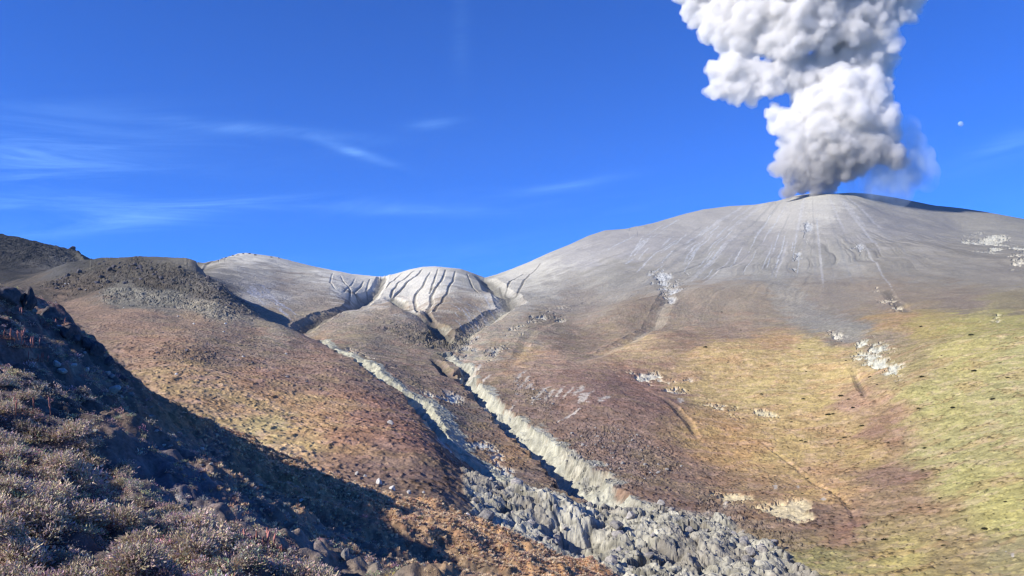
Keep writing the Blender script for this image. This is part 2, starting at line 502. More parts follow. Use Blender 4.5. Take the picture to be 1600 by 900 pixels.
# --- scars of bare pale ground: outline on the ground
SCAR = {
 'a': ([(970,587),(1000,588),(1040,592),(1075,600),(1078,610),(1050,612),(1010,601)], (205,200,180)),
 'b': ([(1095,630),(1108,626),(1128,638),(1124,646),(1100,640)], (200,192,165)),
 'c': ([(1140,657),(1150,648),(1170,652),(1180,644),(1200,650),(1212,662),(1190,666),(1160,664)], (200,190,155)),
 'd': ([(1112,765),(1140,768),(1175,775),(1200,782),(1240,790),(1268,805),(1262,835),(1230,822),(1190,818),(1150,806),(1118,792)], (208,194,156)),
 'e': ([(1335,548),(1360,543),(1395,556),(1408,580),(1404,606),(1385,590),(1355,580),(1338,572)], (205,205,185)),
 'f': ([(1288,532),(1296,527),(1318,540),(1312,545)], (215,210,190)),
 'g': ([(1508,374),(1540,370),(1575,376),(1605,382),(1608,392),(1570,388),(1530,388)], (200,198,180)),
 'h': ([(1578,404),(1600,398),(1604,408),(1582,411)], (200,195,175)),
 'i': ([(1535,488),(1560,500),(1566,508),(1545,500)], (205,200,175)),
 'j': ([(1370,453),(1385,461),(1410,484),(1402,484),(1380,468)], (200,190,165)),
 'k': ([(800,512),(830,495),(860,488),(885,485),(880,492),(845,502),(815,514)], (190,186,170)),
 'l': ([(1020,428),(1040,420),(1048,445),(1040,470),(1028,455)], (180,182,178)),
 'm': ([(1040,468),(1060,440),(1072,430),(1066,455),(1048,475)], (180,180,174)),
 'n': ([(1330,385),(1345,390),(1350,402),(1338,398)], (172,174,172)),
 'o': ([(1232,425),(1250,380),(1262,345),(1262,360),(1250,400),(1240,428)], (172,175,174)),
 'p': ([(1525,497),(1532,499),(1530,503)], (200,195,175)),
 'q': ([(690,643),(716,631),(700,627),(660,618),(650,617),(670,632)], (200,202,190)),
 'r': ([(735,700),(752,690),(785,715),(800,745),(780,752),(752,728)], (196,198,188)),
 's': ([(745,572),(760,556),(800,525),(790,540),(765,562)], (180,176,160)),
 't': ([(545,540),(560,545),(612,582),(600,586),(560,560)], (185,180,165)),
 'v': ([(900,752),(930,768),(975,786),(1018,808),(1016,826),(985,822),(955,806),(925,790),(905,772)], (190,192,190)),
 'w': ([(688,688),(722,708),(762,738),(802,758),(842,768),(885,788),(905,806),(870,798),(830,788),(784,776),(742,748),(705,716)], (192,194,186)),
 'u': ([(733,512),(760,505),(745,520),(738,545),(720,552)], (165,165,158)),
}
# short diagonal streaks of bare ground on the purple slope and elsewhere: px, py, length, width, direction (deg)
STREAK = [(838,634,22,3,-38),(848,628,26,3,-35),(858,631,24,4,-34),(872,634,16,3,-35),(893,632,18,4,-38),(905,636,16,5,-30),(915,642,20,6,-20),(922,637,14,4,-35),
          (945,643,18,3,-28),(830,612,14,3,-38),(812,600,22,4,-38),(818,608,16,3,-35),(735,582,12,4,-40),(748,576,14,4,-40),(890,662,30,2,-28),(760,596,14,3,-40),
          (1288,790,9,4,60),(1250,762,8,4,70),(1212,760,10,5,80),(1570,865,6,3,-50),(1583,870,6,3,70),(1135,795,10,5,60),(800,640,12,3,-35),(1066,635,12,6,30)]
STREAK = [(a + rng.normal(0, 2.5), b + rng.normal(0, 2.5), c * rng.uniform(0.6, 1.35), d * rng.uniform(0.8, 1.7), e + rng.normal(0, 7), (200, 192, 176)) for (a, b, c, d, e) in STREAK]
for k in range(26):                                            # parallel ash-filled rills on the slope behind the rocky hill
    t = rng.random()
    STREAK.append((392 + 62 * t + rng.normal(0, 5), 450 + 42 * t + rng.normal(0, 5), rng.uniform(14, 34), rng.uniform(1.2, 2.6), 40 + rng.normal(0, 4), (178, 180, 184)))
for k in range(22):                                            # the same on the slope of the middle ash hill
    t = rng.random()
    STREAK.append((716 + 55 * t + rng.normal(0, 5), 492 - 8 * t + rng.normal(0, 9), rng.uniform(10, 20), rng.uniform(1.0, 2.0), 42 + rng.normal(0, 5), (176, 178, 176)))
for k in range(40):                                            # chutes high on the volcano, running down from the summit
    px = rng.uniform(960, 1300); py = rng.uniform(345, 430)
    ang = math.degrees(math.atan2(py - 290 + 60, px - 1268))
    STREAK.append((px, py, rng.uniform(14, 46), rng.uniform(0.8, 2.2), ang, (176, 180, 180)))
for k in range(34):                                            # long soft streaks of fresh ash from the rim
    px = rng.uniform(1040, 1420); py = 318 + 110 * rng.random()
    ang = math.degrees(math.atan2(py - 300 + 45, (px - 1268) * 1.0))
    g0 = rng.choice([186, 182, 140, 134])
    STREAK.append((px, py, rng.uniform(60, 130), rng.uniform(2.0, 5.0), ang, (g0, g0 + 1, g0)))
for k in range(16):
    px = rng.uniform(990, 1110); py = rng.uniform(370, 425)
    STREAK.append((px, py, rng.uniform(16, 40), rng.uniform(1.2, 2.6), 132 + rng.normal(0, 5), (182, 184, 182)))
fw_ = fbm(X / 16, Y / 16, 3, 73) * 0.55
flute = fbm((PX + 0.7 * PY) * 0.15 + fw_, (PY - 0.3 * PX) * 0.10 + fw_, 4, 71, 0.65)
scarM = np.zeros(X.shape, F32); scarC = np.zeros(X.shape + (3,), F32)
for nm, (pts, c) in SCAR.items():
    sd = poly_sd(pts, 30)
    m = sd > -26
    g_ = np.minimum(sd[m], 9) * 0.055 + flute[m] * 0.22 + 1.5 * fbm(X[m] / (14 + R[m] / 60), Y[m] / (14 + R[m] / 60), 5, 77, 0.7) + 0.45 * fbm(X[m] / 3.0, Y[m] / 3.0, 3, 75)
    k = np.zeros(X.shape, F32)
    k[m] = sstep(0.0, 0.42, g_ - (0.22 if nm not in 'dewrv' else (0.34 if nm == 'd' else 0.06))) * sstep(-12, -2, sd[m]) * (0.72 + 0.28 * sstep(0.4, 1.2, g_))
    up = k > scarM
    scarM = np.where(up, k, scarM); scarC[up] = lin(c)
scarR = scarM.copy()
for (px, py, ln, wd, an, c) in STREAK:
    ca, sa_ = math.cos(math.radians(an)), math.sin(math.radians(an))
    m = (np.abs(PX - px) < ln) & (np.abs(PY - py) < ln)
    qx, qy = PX[m] - px, PY[m] - py
    u = (qx * ca + qy * sa_) / (ln * 0.5); w = (-qx * sa_ + qy * ca) / (wd * 0.5)
    nz = fbm(X[m] / 4, Y[m] / 4, 4, 79, 0.65) * (1.0 if ln < 55 else 0.5)
    k = sstep(1.25, 0.55, np.sqrt(u ** 4 + w ** 2) + nz) * (0.85 if ln < 55 else 0.4)
    cur = scarM[m]; up = k > cur
    cc = scarC[m]; cc[up] = lin(c); scarC[m] = cc
    scarM[m] = np.maximum(cur, k)
Z = Z - scarR * np.clip(R / 260, 0.5, 2.4) * (0.8 + 0.5 * fbm(X / 5, Y / 5, 4, 83))

# --- rock bands: broken lava crags (outline, block size m, height m)
ROCK = {
 'rubble': ([(722,752),(748,742),(775,775),(800,768),(850,778),(905,800),(935,795),(962,772),(1012,788),(1080,806),(1130,812),(1180,842),(1235,872),(1290,915),(940,925),(860,880),(780,838),(738,805)], 6.2, 2.0),
 'crust': ([(652,524),(672,512),(700,522),(716,540),(705,552),(690,546),(668,534)], 9.0, 6.0),
 'crag2': ([(712,520),(735,515),(730,535),(718,552),(706,545)], 7.0, 4.0),
 'slopeblocks': ([(868,690),(905,672),(960,672),(1010,690),(1058,712),(1066,735),(1020,752),(990,770),(960,764),(915,742),(885,718)], 2.4, 0.5),
 'slopeblocks2': ([(800,600),(835,606),(870,640),(862,660),(838,652),(800,622)], 2.6, 0.45),
 'hillband': ([(60,448),(110,420),(150,406),(215,404),(262,410),(322,432),(362,452),(398,486),(405,500),(372,490),(330,470),(270,452),(200,446),(150,452),(100,462)], 6.0, 1.4),
 'hillash': ([(150,458),(200,446),(270,452),(330,472),(395,500),(345,500),(290,482),(220,470),(165,468)], 4.5, 1.2),
 'wall': ([(590,510),(640,505),(670,520),(690,545),(660,540),(620,528)], 6.0, 1.6),
 'scarpd': ([(1090,770),(1130,785),(1180,812),(1240,832),(1262,850),(1240,868),(1190,842),(1130,812),(1090,800)], 3.4, 1.1),
 'dots': ([(245,545),(300,540),(340,548),(335,575),(285,570),(255,562)], 3.5, 0.6),
}
rockM = {}
crackM = np.zeros(X.shape, F32)
for nm, (pts, bs, bh) in ROCK.items():
    sd = poly_sd(pts, 30, warp=5, wl=bs * 3)
    m = sd > -6
    k = np.zeros(X.shape, F32); k[m] = sstep(-5, 6, sd[m])
    if nm == 'rubble':
        k = k * (1 - 0.85 * np.clip(scarR, 0, 1))
    rockM[nm] = k
    wx_ = fbm(X[m] / (bs * 1.2), Y[m] / (bs * 1.2), 3, 5) * 0.35
    f1, f2, idn, tl = worley_t(X[m] / bs * 0.8 + wx_, Y[m] / bs * 1.1 + wx_, 11)
    g1, g2, idn2, tl2 = worley_t(X[m] / bs * 2.4 + wx_ * 2, Y[m] / bs * 2.9, 12)
    e1, e2, idn3, tl3 = worley_t(X[m] / bs * 6.5, Y[m] / bs * 6.5, 13)
    big = np.sqrt(np.clip(f2 - f1, 0, 1)) * (0.3 + 1.1 * idn ** 1.6) + 0.75 * tl
    sml = sstep(0.0, 0.30, g2 - g1) * (0.2 + 1.0 * idn2 ** 2) + 0.7 * tl2 + 0.30 * tl3
    crackM[m] = np.maximum(crackM[m], k[m] * np.maximum(sstep(0.14, 0.02, f2 - f1), 0.8 * sstep(0.12, 0.02, g2 - g1)))
    rough = 0.5 * (1 - 2.2 * np.abs(fbm(X[m] / (bs * 1.4), Y[m] / (bs * 1.4), 4, 29, 0.6))) * (nm == 'rubble') + fbm(X[m] / (bs * 3), Y[m] / (bs * 3), 4, 19, 0.6)
    Z[m] += k[m] * bh * (0.80 * big + 0.27 * sml + 0.55 * rough - 0.4)
# a hollow in the rubble and the two lobes of the flow
for (px, py, rad, hh) in [(905, 850, 6.5, -7.5), (820, 800, 16, 4.5), (870, 830, 12, 3), (1000, 850, 17, 5.0), (1100, 870, 14, 3.5), (948, 845, 6, -3), (950, 812, 9, -1.5), (1050, 812, 9, 1.5)]:
    x, y, r = ground(px, py)
    Z = Z + hh * np.exp(-((X - x) ** 2 + (Y - y) ** 2) / rad ** 2).astype(F32)

Z = Z + fbm(X / 30, Y / 30, 5, 131, 0.65) * 3.0 * sstep(170, 110, PX) * sstep(430, 400, PY) * (R > 900)
# --- tussocks and stones, down to the size of a mesh step
veg = (1 - np.clip(scarM, 0, 1)) * (1 - rockM['rubble'])
t1 = fbm(X / 2.6, Y / 2.6, 3, 101, 0.65)
t2 = fbm(X / 7.5, Y / 7.5, 3, 111, 0.6)
ashy = sstep(480, 380, PY - 60 * sstep(900, 1250, PX) + 25 * sstep(500, 300, PX))         # smooth high ground
tus = sstep(0.15, 0.65, perlin(X / 1.5, Y / 1.5, 121) + 0.35 * t2)
Z = Z + (t1 * 0.13 + t2 * 0.20) * (1 - 0.75 * ashy) * (1 + 0.5 * sstep(300, 900, R)) + tus * 0.36 * veg * sstep(700, 250, R)
# ------------------------------------------------------------------ far terrain: what the ground is made of
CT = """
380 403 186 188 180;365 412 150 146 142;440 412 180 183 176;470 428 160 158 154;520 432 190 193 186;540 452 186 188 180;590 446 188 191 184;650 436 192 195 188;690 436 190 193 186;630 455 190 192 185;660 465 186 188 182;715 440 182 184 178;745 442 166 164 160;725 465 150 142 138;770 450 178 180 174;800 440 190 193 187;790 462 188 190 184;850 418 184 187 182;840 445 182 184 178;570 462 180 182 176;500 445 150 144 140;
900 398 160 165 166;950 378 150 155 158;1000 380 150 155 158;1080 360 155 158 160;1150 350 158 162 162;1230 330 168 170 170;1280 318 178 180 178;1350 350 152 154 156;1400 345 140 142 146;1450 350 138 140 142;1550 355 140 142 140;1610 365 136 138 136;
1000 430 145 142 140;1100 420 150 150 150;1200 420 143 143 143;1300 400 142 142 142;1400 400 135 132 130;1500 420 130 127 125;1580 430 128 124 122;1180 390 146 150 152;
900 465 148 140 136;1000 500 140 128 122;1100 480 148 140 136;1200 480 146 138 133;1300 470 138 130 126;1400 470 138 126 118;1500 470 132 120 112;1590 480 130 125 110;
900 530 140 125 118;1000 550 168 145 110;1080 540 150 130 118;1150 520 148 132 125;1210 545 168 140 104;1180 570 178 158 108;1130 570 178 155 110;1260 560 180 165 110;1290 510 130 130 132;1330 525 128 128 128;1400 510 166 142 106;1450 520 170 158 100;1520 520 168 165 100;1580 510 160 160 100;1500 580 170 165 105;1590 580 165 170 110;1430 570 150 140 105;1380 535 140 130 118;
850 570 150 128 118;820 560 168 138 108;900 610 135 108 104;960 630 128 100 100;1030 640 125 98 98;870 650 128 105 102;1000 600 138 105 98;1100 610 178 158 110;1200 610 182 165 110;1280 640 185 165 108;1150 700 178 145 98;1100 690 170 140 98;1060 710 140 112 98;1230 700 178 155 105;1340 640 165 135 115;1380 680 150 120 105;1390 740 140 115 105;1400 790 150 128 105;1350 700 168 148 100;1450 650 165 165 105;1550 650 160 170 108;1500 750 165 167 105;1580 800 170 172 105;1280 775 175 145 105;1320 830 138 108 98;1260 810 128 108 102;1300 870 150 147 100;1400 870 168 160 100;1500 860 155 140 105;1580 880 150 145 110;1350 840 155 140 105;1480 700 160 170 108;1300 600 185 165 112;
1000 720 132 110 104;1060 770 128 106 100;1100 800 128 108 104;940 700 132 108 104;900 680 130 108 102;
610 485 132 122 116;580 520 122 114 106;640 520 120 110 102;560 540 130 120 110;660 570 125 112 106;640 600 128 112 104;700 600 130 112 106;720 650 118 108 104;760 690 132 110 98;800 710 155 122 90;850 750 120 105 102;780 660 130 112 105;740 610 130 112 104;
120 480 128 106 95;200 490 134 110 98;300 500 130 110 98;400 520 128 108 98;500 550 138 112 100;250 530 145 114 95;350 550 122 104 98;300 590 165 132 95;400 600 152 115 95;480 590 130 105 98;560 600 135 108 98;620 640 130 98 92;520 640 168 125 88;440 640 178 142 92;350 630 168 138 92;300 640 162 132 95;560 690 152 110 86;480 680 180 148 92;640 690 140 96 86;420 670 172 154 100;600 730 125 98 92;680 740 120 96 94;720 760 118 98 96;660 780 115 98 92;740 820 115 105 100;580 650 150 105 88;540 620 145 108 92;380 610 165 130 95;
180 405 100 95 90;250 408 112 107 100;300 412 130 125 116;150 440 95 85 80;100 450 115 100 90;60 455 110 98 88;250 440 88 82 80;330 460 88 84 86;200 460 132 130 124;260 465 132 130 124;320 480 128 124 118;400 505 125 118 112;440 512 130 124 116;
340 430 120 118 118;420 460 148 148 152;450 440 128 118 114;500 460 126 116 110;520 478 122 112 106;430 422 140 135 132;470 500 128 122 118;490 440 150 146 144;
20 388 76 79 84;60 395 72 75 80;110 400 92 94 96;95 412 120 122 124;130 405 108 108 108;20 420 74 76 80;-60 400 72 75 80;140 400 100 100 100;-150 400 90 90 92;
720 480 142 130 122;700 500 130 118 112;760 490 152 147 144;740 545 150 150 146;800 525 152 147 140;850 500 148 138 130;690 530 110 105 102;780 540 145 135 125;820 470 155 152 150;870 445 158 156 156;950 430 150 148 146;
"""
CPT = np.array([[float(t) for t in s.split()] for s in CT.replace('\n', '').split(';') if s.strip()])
# ash, turf and heath tones; zone factors also paint out uneven sunlight
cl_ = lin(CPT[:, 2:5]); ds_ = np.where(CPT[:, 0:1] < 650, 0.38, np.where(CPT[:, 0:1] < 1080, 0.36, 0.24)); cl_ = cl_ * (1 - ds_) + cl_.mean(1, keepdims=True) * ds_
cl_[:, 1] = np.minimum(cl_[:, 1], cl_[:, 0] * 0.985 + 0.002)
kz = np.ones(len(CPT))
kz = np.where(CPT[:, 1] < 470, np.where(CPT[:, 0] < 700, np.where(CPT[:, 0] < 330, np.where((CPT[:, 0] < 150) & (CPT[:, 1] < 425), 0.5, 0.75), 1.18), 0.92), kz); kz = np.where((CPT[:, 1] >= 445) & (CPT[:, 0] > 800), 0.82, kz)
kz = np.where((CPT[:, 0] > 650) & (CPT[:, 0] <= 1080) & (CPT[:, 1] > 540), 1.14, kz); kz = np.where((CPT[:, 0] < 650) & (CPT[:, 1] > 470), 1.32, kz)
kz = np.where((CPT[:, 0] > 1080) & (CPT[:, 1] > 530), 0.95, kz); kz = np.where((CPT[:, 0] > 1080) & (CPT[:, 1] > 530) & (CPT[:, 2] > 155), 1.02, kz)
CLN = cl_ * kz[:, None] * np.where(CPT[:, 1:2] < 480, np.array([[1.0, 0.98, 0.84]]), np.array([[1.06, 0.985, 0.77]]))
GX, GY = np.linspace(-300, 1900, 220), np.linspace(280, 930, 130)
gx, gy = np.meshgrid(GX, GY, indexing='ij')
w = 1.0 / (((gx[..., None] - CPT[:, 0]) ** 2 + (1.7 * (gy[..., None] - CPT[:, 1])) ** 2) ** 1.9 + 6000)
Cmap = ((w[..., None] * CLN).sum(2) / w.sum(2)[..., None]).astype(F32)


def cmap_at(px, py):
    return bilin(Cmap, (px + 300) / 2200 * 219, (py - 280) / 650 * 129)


scl = np.clip(R / 300, 0.5, 3)
wx = fbm(X / 40, Y / 40, 5, 201, 0.62) * 26; wy = fbm(X / 40, Y / 40, 5, 211, 0.62) * 13
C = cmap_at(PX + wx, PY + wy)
# plant cover: patches of rust, straw and green in their own colours
n1 = fbm(X / 22, Y / 22, 4, 221, 0.6); n2 = fbm(X / 9, Y / 9, 4, 231, 0.6); n3 = fbm(X / 3.2, Y / 3.2, 3, 241, 0.6)
vegz = sstep(430, 560, PY)[..., None]


WB = np.array([1.02, 0.98, 0.80])
_lin0 = lin


def lin(c):
    return _lin0(c) * WB


def tint(Cc, k, rgb):
    return Cc + (Cc.mean(-1, keepdims=True) / np.mean(rgb) * np.array(rgb, F32) - Cc) * np.clip(k, 0, 1)[..., None]


C = tint(C, sstep(0.22, 0.42, n1) * 0.2 * vegz[..., 0], lin((158, 118, 98)))
C = tint(C, sstep(0.22, 0.42, -n1) * 0.2 * vegz[..., 0], lin((165, 155, 105)))
C = tint(C, sstep(0.3, 0.42, n2) * 0.25 * vegz[..., 0], lin((130, 110, 112)))
C = C * (1 + 0.22 * n2 * vegz[..., 0] + 0.26 * n3 * (0.4 + 0.6 * vegz[..., 0]))[..., None]
# dark tussocks
C = C * (1 - (0.25 + 0.45 * sstep(-0.2, 0.4, n1)) * tus * veg * sstep(900, 300, R) * sstep(480, 560, PY))[..., None]
# contour-wise tracks of trodden turf
tread = np.abs(fbm(PX * 0.012, PY * 0.30, 3, 251))
C = C * (1 + (0.16 * sstep(0.35, 0.0, tread) - 0.06) * vegz[..., 0])[..., None]
# volcano: ash streaks down the rills
ashz = volm * sstep(560, 380, PY)
C = C * (1 + ashz * sstep(250, 650, vrad) * (0.14 * sstep(0.1, 0.6, rill2) - 0.10 * sstep(0.1, 0.6, -rill2) + 0.10 * np.clip(rill, -1, 1)))[..., None]
# blue-grey debris chute
D_, S_, (dw,) = near_line(polyline([(1172,372,14),(1195,415,16),(1212,450,20),(1245,480,24),(1285,508,24),(1322,528,20),(1335,545,8)]), 90)
k = sstep(1.2, 0.4, D_ / np.maximum(dw, 1) + 0.5 * fbm(X / 14, Y / 14, 4, 261)) * (D_ < 80)
C = C + (lin((136, 137, 140)).astype(F32) * (1 + 0.3 * n3)[..., None] - C) * (0.6 * k)[..., None]
# bare banks of the streams
for nm, s_lo, s_hi, cc, amt in [('M', -1.2, 0.25, (164, 166, 163), 1.0), ('L', -1.9, 0.3, (164, 166, 160), 1.0), ('A', -0.5, 0.1, (150, 148, 144), 0.5), ('D', -0.9, 0.2, (156, 154, 150), 0.35),
                                ('B', -0.5, 0.3, (165, 166, 164), 0.5), ('B2', -0.6, 0.3, (165, 166, 160), 0.6), ('C', -0.6, 0.3, (160, 160, 156), 0.6)]:
    D, S, dep, wid = BANK[nm]
    u = D * -S / np.maximum(wid, 0.1) * -1
    e = 0.36 * fbm(X / 14, Y / 14, 5, 271, 0.6) + 0.5 * fbm(X / 38, Y / 38, 2, 273)
    k = sstep(s_lo - 0.12, s_lo + 0.12, u + e) * sstep(s_hi + 0.12, s_hi - 0.12, u + e * 0.5) * (D < 40) * amt * np.clip(dep / (3.5 if nm != 'L' else 1.2), 0, 1)
    C = C + (lin(cc).astype(F32) * (1 + 0.30 * n3 + 0.26 * n2)[..., None] - C) * k[..., None]
for nm in ('1', '2', '3', '4', '5', '6', '7', '8', '9', 'a1', 'a2', 'a3', 'a4', 'a5', 'a6', 'a7', 'a8', 'A', 'B', 'C', 'S', 'J', 'F', 'H'):          # shade of the gully cuts painted darker into the ash
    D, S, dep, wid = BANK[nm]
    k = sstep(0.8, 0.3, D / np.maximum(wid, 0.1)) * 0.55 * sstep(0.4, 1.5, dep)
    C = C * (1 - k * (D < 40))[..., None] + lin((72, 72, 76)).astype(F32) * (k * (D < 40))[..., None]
# far bank of M: dark soil
D, S, dep, wid = BANK['M']
# scars
C = C + (0.84 * scarC * (1 + 0.25 * n3 + 0.18 * flute)[..., None] - C) * np.clip(scarM, 0, 1)[..., None]
# rock
RC = {'rubble': ((164, 164, 162), 1.0), 'crust': ((98, 95, 94), 0.9), 'crag2': ((112, 110, 110), 0.8), 'slopeblocks': ((140, 130, 130), 0.22), 'slopeblocks2': ((145, 136, 134), 0.3),
      'hillband': ((92, 87, 84), 0.5), 'hillash': ((146, 144, 138), 0.5), 'wall': ((120, 115, 114), 0.5), 'scarpd': ((128, 120, 118), 0.4), 'dots': ((95, 88, 84), 0.3)}
for nm, (cc, amt) in RC.items():
    k = rockM[nm] * amt * sstep(-0.5, 0.5, n2 + 0.35 if nm != 'rubble' else n2 + 9)
    v_ = 1 + 0.3 * n3 + 0.22 * n2 + 0.18 * n1
    C = C + (lin(cc).astype(F32) * v_[..., None] - C) * k[..., None]
# parts of the rubble are darker rock, parts are pale dusty fan
C = C * (1 - 0.45 * crackM)[..., None]  # shade in the gaps between blocks put into the colour
k = rockM['rubble'] * sstep(0.0, 0.4, fbm(X / 16, Y / 16, 4, 281)) * 0.55
C = C + (lin((122, 118, 120)).astype(F32) - C) * k[..., None]

ALB = 0.86
C = np.clip(C * ALB, 0.01, 0.8).astype(F32)

lin = _lin0
# ------------------------------------------------------------------ ground materials
def ground_mat(name, s1, b1, s2, b2, rough=0.95, vary=0.35):
    m, nt, out = new_mat(name)
    L = nt.links
    bs = N(nt, 'ShaderNodeBsdfPrincipled', Roughness=rough)
    bs.inputs['Specular IOR Level'].default_value = 0.12
    at_ = N(nt, 'ShaderNodeVertexColor'); at_.layer_name = 'albedo'
    tc = N(nt, 'ShaderNodeNewGeometry')
    n1_ = N(nt, 'ShaderNodeTexNoise', Scale=s1, Detail=6.0, Roughness=0.68)
    n2_ = N(nt, 'ShaderNodeTexNoise', Scale=s2, Detail=4.0, Roughness=0.6)
    L.new(tc.outputs['Position'], n1_.inputs['Vector']); L.new(tc.outputs['Position'], n2_.inputs['Vector'])
    mr = N(nt, 'ShaderNodeMapRange'); mr.inputs[1].default_value = 0.3; mr.inputs[2].default_value = 0.7
    mr.inputs[3].default_value = 1 - vary; mr.inputs[4].default_value = 1 + vary
    L.new(n1_.outputs['Fac'], mr.inputs[0])
    mx = N(nt, 'ShaderNodeVectorMath', operation='SCALE')
    L.new(at_.outputs['Color'], mx.inputs[0]); L.new(mr.outputs[0], mx.inputs['Scale'])
    L.new(mx.outputs[0], bs.inputs['Base Color'])
    bp = N(nt, 'ShaderNodeBump', Strength=0.9, Distance=b1)
    L.new(n1_.outputs['Fac'], bp.inputs['Height'])
    bp2 = N(nt, 'ShaderNodeBump', Strength=0.9, Distance=b2)
    L.new(n2_.outputs['Fac'], bp2.inputs['Height']); L.new(bp.outputs[0], bp2.inputs['Normal'])
    L.new(bp2.outputs[0], bs.inputs['Normal'])
    L.new(bs.outputs[0], out.inputs[0])
    return m


M_FAR = ground_mat('mountain_ground', 1.1, 0.20, 0.35, 0.4, vary=0.22)

# ------------------------------------------------------------------ far terrain: split into landforms
REG = np.zeros(X.shape, np.int8)


def region(idx, pts):
    sd = poly_sd(pts, 5)
    REG[sd > 0] = idx


REGN = {0: 'valley_terrain', 1: 'volcano', 2: 'ash_covered_hill', 3: 'ash_covered_mountain', 4: 'dark_mountain', 5: 'rocky_hill', 6: 'brown_knoll', 7: 'rubble_bed', 8: 'stream_bed'}
region(1, [(757,430),(790,462),(805,478),(770,497),(742,514),(735,545),(742,572),(790,560),(850,575),(920,570),(985,575),(1060,610),(1140,670),(1200,720),(1270,760),(1340,825),(1380,930),(1950,930),(1950,250),(1200,250),(900,350)])
region(2, [(598,434),(588,455),(578,466),(612,468),(650,490),(690,516),(708,530),(742,512),(800,476),(757,432),(680,400),(640,410)])
region(3, [(330,416),(383,450),(470,522),(480,508),(545,482),(580,464),(598,433),(560,420),(400,380),(340,395)])
region(4, [(-320,300),(-320,470),(20,460),(60,448),(85,420),(157,402),(120,380),(40,350)])
region(5, [(20,460),(60,448),(85,420),(157,402),(240,398),(300,402),(330,416),(383,450),(470,522),(420,525),(340,502),(240,482),(160,476),(70,474)])
region(6, [(474,523),(482,508),(545,482),(578,466),(612,467),(650,490),(690,518),(700,545),(690,570),(712,592),(740,616),(715,631),(650,616),(600,582),(545,548),(505,534)])
region(7, [(722,752),(748,742),(775,775),(800,768),(850,778),(905,800),(935,795),(962,772),(1012,788),(1080,806),(1130,812),(1180,842),(1235,872),(1290,935),(940,935),(860,880),(780,838),(738,805)])
D, S, dep, wid = BANK['M']
REG[(D < wid * 1.15) & (REG != 7) & (dep > 2.5)] = 8
D, S, dep, wid = BANK['L']
REG[(D < wid * 1.15) & (REG != 7) & (dep > 2)] = 8

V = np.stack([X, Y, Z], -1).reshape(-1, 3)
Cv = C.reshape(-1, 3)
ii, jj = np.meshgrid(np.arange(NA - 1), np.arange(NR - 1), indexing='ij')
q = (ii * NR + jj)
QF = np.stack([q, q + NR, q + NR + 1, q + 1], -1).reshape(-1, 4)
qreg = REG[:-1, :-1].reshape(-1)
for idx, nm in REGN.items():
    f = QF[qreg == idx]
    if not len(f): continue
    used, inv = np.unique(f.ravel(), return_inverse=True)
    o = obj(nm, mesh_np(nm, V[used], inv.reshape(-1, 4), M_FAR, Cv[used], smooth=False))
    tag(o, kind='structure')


def far_z(px, py):
    i, j = hit(px, py)
    return np.array([X[i, j], Y[i, j], Z[i, j]])
# ------------------------------------------------------------------ near slope: the hillside the view is taken from
NPT = [(0,900,13),(200,900,14),(400,900,16),(0,750,20),(200,750,25),(0,600,34),(100,600,39),(0,520,47),(0,452,62),(30,458,61),(60,482,59),(100,508,57),(150,548,55),(208,596,56),
       (100,560,43),(133,650,31),(200,712,27),(283,797,22),(383,842,20),(490,897,18),
       (180,640,46),(240,690,44),(300,730,40),(400,790,36),(500,840,34),(600,890,32),(300,690,56),(270,655,68),(400,722,62),(560,792,55),(800,902,45),
       (300,652,82),(400,692,88),(480,732,84),(560,766,78),(660,786,76),(760,827,68),(860,865,63),(960,902,58)]
NV = [tuple(at(*p)) for p in NPT]
# ground outside the frame: the ridge to the left that shades the slope, the foot of the hill to the right, the drop behind the crest
NV += [(-36,50,6.8),(-37,60,5.2),(-36,42,7.7),(-35,34,8.2),(-33,27,7.3),(-30,18,4.2),(-24,10,0.6),(-12,4,-1.0),(0,0,-2.6),(8,4,-5.0),(6,14,-6.2),(10,25,-10.5),(20,40,-17),(14,55,-17),
       (-48,50,4),(-46,34,5),(-42,20,2),(-30,2,0),(-45,75,1),(-36,75,0.5),(-27,80,-5),(-33,95,-10),(-22,105,-16),(-8,100,-19),(4,95,-22),(14,80,-22),(25,60,-23),(-55,100,-12),(-60,70,0),(30,30,-22),(40,60,-32),(20,110,-34),(-10,130,-32),(-40,130,-28)]
NV = np.array(NV)
nP = NV[:, :2] / 30.0
nW = tps_fit(nP, NV[:, 2], 1e-3)
NNA, NNR = int(1000 * QA), int(900 * QA)
naz = np.linspace(-1.02, 0.45, NNA); nlr = np.linspace(math.log(3.0), math.log(125), NNR)
A2, L2 = np.meshgrid(naz, nlr, indexing='ij')
NRr = np.exp(L2); NX = (NRr * np.sin(A2)).astype(F32); NY = (NRr * np.cos(A2)).astype(F32)
gx2 = np.linspace(-110, 60, 171); gy2 = np.linspace(-2, 128, 131)
Qn = np.stack(np.meshgrid(gx2, gy2, indexing='ij'), -1).reshape(-1, 2) / 30.0
NZc = tps_eval(nP, nW, Qn).reshape(171, 131).astype(F32)


def near_base(x, y):
    x = np.asarray(x, F32); y = np.asarray(y, F32)
    return bilin(NZc, x + 110, y + 2)


def near_relief(x, y):
    h = fbm(x / 9, y / 9, 3, 301) * 0.55 + fbm(x / 2.6, y / 2.6, 4, 311, 0.6) * 0.55
    h = h + np.abs(fbm(x / 1.1, y / 1.1, 3, 321)) * 0.12
    # runnels down the slope (towards +x)
    h = h - 0.30 * np.exp(-(fbm(x / 22, y / 3.2, 3, 331) / 0.14) ** 2)
    return h


def near_z(x, y):
    x = np.atleast_1d(np.asarray(x, F32)); y = np.atleast_1d(np.asarray(y, F32))
    return near_base(x, y) + near_relief(x, y)


